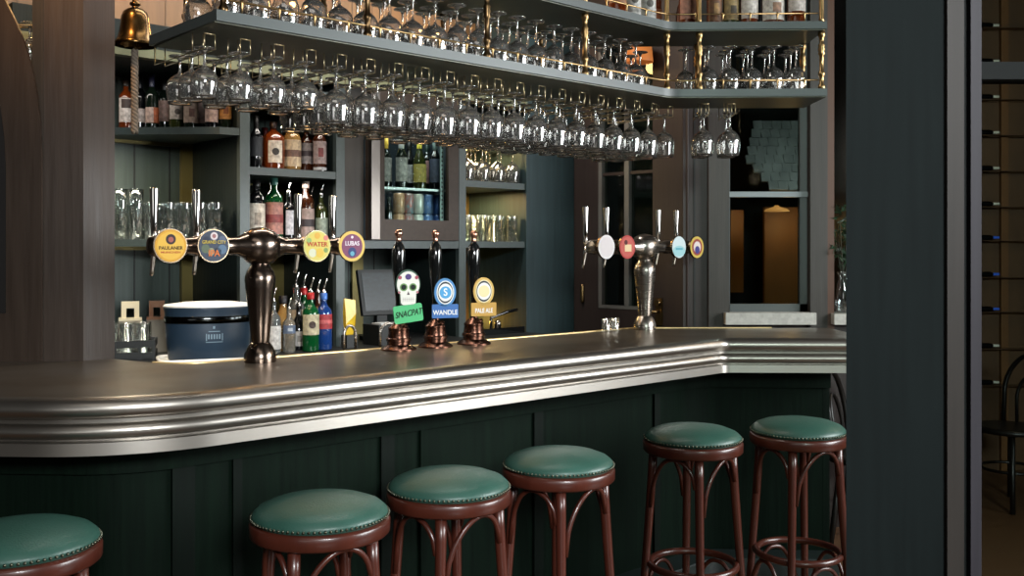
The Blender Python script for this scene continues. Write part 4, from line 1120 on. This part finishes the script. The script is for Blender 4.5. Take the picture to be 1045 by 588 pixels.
MB().tube([(0, 0, .0), (0, 0, .06), (0, .09, .06)], .008, 8).build('bracket', BRASSD, wl2)
# bell with rope
pbell = at(138, 47, 3.72)
bell = empty('bar_bell', (pbell.x, pbell.y, pbell.z), 0, 'brass bar bell hanging beside the wooden pillar with braided rope', 'bell')
MB().lathe([(.076, 0), (.079, .003), (.074, .014), (.064, .03), (.057, .055), (.053, .085), (.050, .11), (.043, .128), (.028, .14), (.012, .145), (.012, .150), (.020, .156), (.020, .162), (.010, .168), (.012, .178), (.012, .19), (.004, .195)], 30, cap=False).build('bell_body', mat('old_bell_brass', '#544126', .24, metal=1.0, noise=((10, 10, 10), .3, '#3e2e1a')), bell)
MB().tube([(0, 0, .12), (0, 0, .0), (0, 0, -.02)], .005, 8).build('clapper', BRASSD, bell)
pr2 = (-1.466-pbell.x, 3.616-pbell.y)
MB().tube([(0, 0, .19), (0, 0, .245), (-.02, 0, .26), (pr2[0]-.02, pr2[1]-.02, .26)], .009, 10).build('bracket', BRASSD, bell)
mb = MB(); n = 60
for ph_ in range(3):
    mb.tube([(.0075*cos(i*.75+ph_*2*PI/3)-.002, .0075*sin(i*.75+ph_*2*PI/3), -.015-.315*i/n) for i in range(n+1)], .0072, 6)
mb.build('braided_rope', mat('rope_fibre', '#5c5247', .8), bell)

# plant in a glass vase on the far window sill
pv = at(859, 320, YW-.02)
vs_ = empty('vase_plant', (pv.x+.01, pv.y, zof(320.5, YW-.09)+.001), 0, 'dark leafy plant in a clear glass vase on the stone sill of the far window', 'plant')
MB().lathe([(.035, 0), (.042, .01), (.045, .08), (.035, .15), (.028, .19), (.036, .22), (.034, .222), (.026, .19), (.033, .15), (.042, .08), (.038, .012), (.001, .01)], 18, cap=False).build('vase', TUMG, vs_)
mb = MB(); random.seed(11)
for i in range(130):
    a = random.uniform(0, 2*PI); r = random.uniform(0, .10); z = random.uniform(.24, .58)
    c = Vector((r*cos(a), r*sin(a)*.5, z)); d = Vector((random.uniform(-1, 1), random.uniform(-1, 1)*.5, random.uniform(-.3, 1))).normalized()
    s = d.cross(Vector((random.uniform(-1, 1), random.uniform(-1, 1), random.uniform(-1, 1)))).normalized()
    l = random.uniform(.03, .05); w = l*.35
    mb.add([c-d*l/2, c+s*w/2, c+d*l/2, c-s*w/2], [(0, 1, 2, 3)])
mb.build('leaves', mat('dark_leaf', '#1c3420', .45), vs_, recalc=False)
mb = MB()
for i in range(6):
    a = i*1.05; mb.tube([(0, 0, .02), (.012*cos(a), .012*sin(a), .2), (.06*cos(a), .03*sin(a), .5)], .003, 5)
mb.build('stems', mat('dark_stem', '#2a2a18', .6), vs_)

# ------------------------------------------------------------------ bar stools
def stool(px, py, ang, label, first=None):
    Y = (EYE-.785)/((py-YH)/FPX); X = (px-CX)/FPX*Y
    if first is not None:
        o = copy_tree(first)
    else:
        o = empty('bar_stool', (0, 0, 0))
        r = .184
        MB().lathe([(r-.012, .770), (r-.004, .776), (r-.001, .784), (r-.004, .793), (r*.9, .806), (r*.72, .819), (r*.45, .828), (r*.2, .832), (.001, .833)], 48).build('seat_cushion', LEATHER, o)
        mb = MB(); n = 84
        for i in range(n):
            a = 2*PI*i/n; mb.sphere(((r+.0005)*cos(a), (r+.0005)*sin(a), .783), .0042, 6, 4)
        mb.build('nailhead_trim', STUDM, o)
        MB().lathe([(r-.02, .728), (r-.002, .730), (r+.004, .736), (r+.005, .765), (r+.001, .772), (r-.015, .774)], 48).build('seat_ring', MAHOG, o, sharp=60)
        legs = []
        def legpt(k, z):
            a = PI/2*k; rr = .150+.055*(1-z/.74)**1.15
            return Vector((rr*cos(a), rr*sin(a), z))
        for k in range(4):
            pts = [legpt(k, .735*(i/10)) for i in range(11)]
            MB().tube(pts, .016, 12, radii=[.0135+.0035*i/10 for i in range(11)]).build('leg', MAHOG, o)
        # foot ring
        rr = .162
        MB().tube([(rr*cos(2*PI*i/40), rr*sin(2*PI*i/40), .30) for i in range(40)], .0135, 10, closed=True).build('foot_ring', MAHOG, o)
        # bentwood arches, upper and lower
        for k in range(4):
            for top, drop, nm in ((.720, .19, 'bentwood_arch'), (.278, .20, 'lower_arch')):
                a0, a1 = PI/2*k, PI/2*(k+1); pts = []
                n = 22
                for i in range(n+1):
                    u = i/n
                    z = top-drop*abs(2*u-1)**2.6 if nm == 'lower_arch' else (top-.20*(1-math.sqrt(max(0, 1-(1-u/.6)**2))) if u < .6 else top-.10*(1-math.sqrt(max(0, 1-((u-.6)/.4)**2))))
                    a = a0+.09+(a1-a0-.18)*u if nm == 'bentwood_arch' else a0+.08+(a1-a0-.16)*u
                    base = .150+.055*(1-z/.74)**1.15
                    edge = abs(2*u-1)
                    chord = cos((a1-a0)/2)/cos(a-(a0+a1)/2)
                    rad_ = base*(edge**2)+(1-edge**2)*base*(.93 if nm == 'bentwood_arch' else .86)
                    pts.append((rad_*cos(a), rad_*sin(a), z))
                MB().tube(pts, .008, 8).build(nm, MAHOG, o)
    o.location = (X, Y, 0); o.rotation_euler.z = R(ang)
    tag(o, label, 'bar stool', 'green bar stools')
    return o
S1 = stool(327, 523.5, -105, 'green leather bar stool, second counting from the rounded end of the bar')
stool(20, 553, -90, 'green leather bar stool standing closest to the rounded end of the bar', S1)
stool(458, 495.5, -95, 'green leather bar stool, third counting from the rounded end of the bar', S1)
stool(570, 472.5, -90, 'green leather bar stool, fourth counting from the rounded end of the bar', S1)
stool(707, 446, -92, 'green leather bar stool in front of the inside bend of the bar', S1)
stool(814.5, 438.5, -114, 'green leather bar stool partly hidden behind the dark painted pillar', S1)

# ------------------------------------------------------------------ beyond the glazed screen: chairs, wine wall
def cafe_chair(x, y, rz, label, first=None):
    if first is not None: o = copy_tree(first)
    else:
        o = empty('cafe_chair', (0, 0, 0))
        m = mat('black_chair_wood', '#14110f', .35)
        MB().lathe([(.17, .43), (.20, .435), (.205, .45), (.20, .465), (.17, .468)], 28).build('seat', m, o)
        for k in range(4):
            a = PI/4+PI/2*k
            MB().tube([(.16*cos(a), .16*sin(a), .44), (.19*cos(a), .19*sin(a), .2), (.22*cos(a), .22*sin(a), 0)], .015, 8).build('leg', m, o)
        pts = [(-.17, .12, .44)]+[(-.19*cos(PI*k/12), .15+.04*sin(PI*k/12), .66+.22*sin(PI*k/12)) for k in range(13)]+[(.17, .12, .44)]
        MB().tube(pts, .014, 8).build('backrest', m, o)
        pts = [(-.09, .14, .46)]+[(-.10*cos(PI*k/12), .15+.03*sin(PI*k/12), .62+.14*sin(PI*k/12)) for k in range(13)]+[(.09, .14, .46)]
        MB().tube(pts, .010, 8).build('inner_bow', m, o)
        MB().tube([(.165*cos(2*PI*i/24), .165*sin(2*PI*i/24), .22) for i in range(24)], .009, 8, closed=True).build('leg_ring', m, o)
    o.location = (x, y, 0); o.rotation_euler.z = rz
    return tag(o, label, 'chair', 'bentwood chairs')
c0 = cafe_chair(2.93, 5.75, R(-70), 'black bentwood chair seen through the glazed screen')
cafe_chair(1.80, 4.95, R(60), 'black bentwood chair showing past the end of the bar', c0)
wine_wall = empty('wine_rack', (3.15, 6.55, 0), 0, 'brown wooden wine rack behind the glazed screen', 'wine rack')
RW = mat('wine_rack_wood', '#4a3522', .5, noise=((20, 20, 3), .3, '#5a4128'))
MB().box(-.45, .75, .12, .15, 0, 3.2).build('back_board', RW, wine_wall)
for x in (-.45, .165, .6): MB().box(x, x+.05, .09, .12, 0, 3.2).build('upright', mat('wine_rack_post', '#6a4826', .5), wine_wall)
zr = [zof(y_, 6.5) for y_ in (20, 57, 94, 131, 168, 205, 240, 278, 314, 352, 390)]
for z in zr: MB().box(-.40, .70, .02, .089, z-.038, z-.0345).build('shelf', RW, wine_wall)
nb = 0
blue = mat('blue_foil_glow', '#3c6cd8', .35, emit='#3058d0', es=.25); silver = mat('silver_foil_glow', '#e4e6da', .35, emit='#b8bcae', es=.12)  # foils made to glow for the white and blue dashes of light
for j, z in enumerate(zr):
    for i, xx in enumerate((-.30, -.125, .05)):
        cx_ = 3.15+xx
        prf, rad, H, hn = BP['wine']
        lay = Matrix.Rotation(PI/2, 4, 'Y')
        b = MB().lathe([(r*.5, zz*.5-.0775) for r, zz in prf], 12, lay).build('wine_bottle', BG['black'], loc=(cx_, 6.55+.05, z-.034+.019))
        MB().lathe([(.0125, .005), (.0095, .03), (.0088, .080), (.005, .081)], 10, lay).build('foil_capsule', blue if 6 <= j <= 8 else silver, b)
        tag(b, ('wine bottle with glowing blue foil lying in the rack behind the glazed screen' if 6 <= j <= 8 else 'wine bottle with glowing pale foil lying in the rack behind the glazed screen'), 'bottle', 'bottles in the wine rack')
fwall = MB(); fwall.box(2.25, 4.4, 6.85, 6.95, 0, 3.4); struct(fwall, 'wall_wine_room', mat('brown_room_wall', '#3a2a1c', .6))

# ------------------------------------------------------------------ lamps
def area(name, loc, target, size, power, col, sy=None, spread=None):
    l = bpy.data.lights.new(name, 'AREA'); l.energy = power; l.color = col; l.size = size
    if sy: l.shape = 'RECTANGLE'; l.size_y = sy
    if spread: l.spread = spread
    o = bpy.data.objects.new(name, l); C.objects.link(o); o.location = loc
    o.rotation_euler = (Vector(target)-Vector(loc)).to_track_quat('-Z', 'Y').to_euler(); return o
def point(name, loc, power, col, r=.05):
    l = bpy.data.lights.new(name, 'POINT'); l.energy = power; l.color = col; l.shadow_soft_size = r
    o = bpy.data.objects.new(name, l); C.objects.link(o); o.location = loc; return o
COOL, WARM, NEUT = (.95, .99, 1.0), (1.0, .62, .28), (1.0, .93, .84)
area('east_windows', (4.3, 2.9, 2.0), (0, 3.3, 1.3), 2.6, 190, COOL, 1.9, R(120))
area('front_window', (1.8, -3.2, 3.1), (1.0, 4.4, 1.2), 1.3, 160, COOL, .7, R(90))
area('west_sparkle_fill', (-1.7, -3.3, 1.9), (-.2, 3.0, 1.6), 2.0, 16, (1.0, .98, .95), 1.3)  # unseen area light added behind the camera for highlights in the glasses
area('room_ceiling_fill', (-.4, 1.0, 3.35), (-.2, 1.6, 0), 2.2, 14, NEUT, 1.6)  # soft overhead fill, added without a fitting
area('bar_downlight', tuple(L(-.1, .3, 3.36)), tuple(L(-.1, .35, 0)), 1.8, 20, NEUT, .3)
area('backbar_wash', tuple(L(.2, 1.05, 3.2)), tuple(L(.2, 1.9, 1.2)), 2.2, 46, NEUT, .25)
for s in (-.75, .1, .9): point('upper_wall_lamp', tuple(L(s, 1.6, 2.75)), 7, (1.0, .56, .2), .05)
l = bpy.data.lights.new('pillar_spot', 'SPOT'); l.energy = 110; l.color = (1.0, .55, .22); l.spot_size = R(48); l.spot_blend = .9; l.shadow_soft_size = .05
o = bpy.data.objects.new('pillar_spot', l); C.objects.link(o); o.location = (-1.60, 2.85, 3.25); o.rotation_euler = (Vector((-1.62, 3.52, 2.62))-o.location).to_track_quat('-Z', 'Y').to_euler()
q = L((sp[472]+sp[536])/2, TF+.2, 2.11); area('bay_strip_high', tuple(q), (q.x, q.y, 1.0), .25, 8.5, (1.0, .72, .32), .05)
q = L((sp[472]+sp[536])/2, TF+.3, 1.83); area('bay_strip_low', tuple(q), (q.x, q.y, 1.0), .25, 8.5, (1.0, .72, .32), .05)
q = L(sp[536]-.12, TB-.11, 1.075); point('niche_glow', tuple(q), 2.2, (1.0, .6, .12), .03)
q = L((s0f+s1f)/2, 1.58, 2.24); area('fridge_light', tuple(q), (q.x, q.y, 1.5), .3, 2.2, (.9, .97, 1.0), .1)
q = L(-.8, 1.72, 1.99); area('left_shelf_strip', tuple(q), (q.x, q.y, 1.0), .5, 9, (1.0, .85, .62), .05)
q = L(-.8, 1.75, 2.29); area('left_top_strip', tuple(q), (q.x, q.y, 1.0), .5, 1.2, NEUT, .05)
q = L((sp[250]+sp[347.5])/2, 1.6, 1.82); area('mid_shelf_strip', tuple(q), (q.x, q.y, 1.0), .3, 1.2, NEUT, .05)
point('reflection_panel_fill', (1.90, 6.72, 1.66), 1.3, (1.0, .55, .2), .05); point('reflection_panel_fill', (1.58, 6.76, 1.70), .6, (1.0, .55, .2), .05)  # added point lights, grading the orange panels from the top
point('reflection_tile_fill', (1.95, 6.05, 2.12), 13, COOL, .08)  # added point light close to the tiles to brighten them
point('wine_room_fill', (3.0, 5.3, 2.4), 15, (1.0, .75, .5), .1)  # unseen point light added to brighten the rack and the floor

w = bpy.data.worlds.new('world'); bpy.context.scene.world = w; w.use_nodes = True
w.node_tree.nodes['Background'].inputs['Color'].default_value = (.25, .55, .4, 1); w.node_tree.nodes['Background'].inputs['Strength'].default_value = .015

# ------------------------------------------------------------------ camera
cam = bpy.data.cameras.new('camera'); co = bpy.data.objects.new('camera', cam); C.objects.link(co)
cam.sensor_width = 36; cam.lens = 36*FPX/1045; cam.shift_y = -(294-YH)/1045; cam.clip_start = .05
co.location = (0, 0, EYE); co.rotation_euler = (PI/2, 0, 0)
sc = bpy.context.scene; sc.camera = co
sc.view_settings.view_transform = 'Standard'; sc.view_settings.look = 'None'
sc.view_settings.exposure = 0.12
cy = sc.cycles
cy.use_denoising = True; cy.max_bounces = 10; cy.transparent_max_bounces = 96; cy.transmission_bounces = 8; cy.glossy_bounces = 5; cy.diffuse_bounces = 3
cy.sample_clamp_indirect = 6.0; cy.caustics_reflective = False; cy.caustics_refractive = False
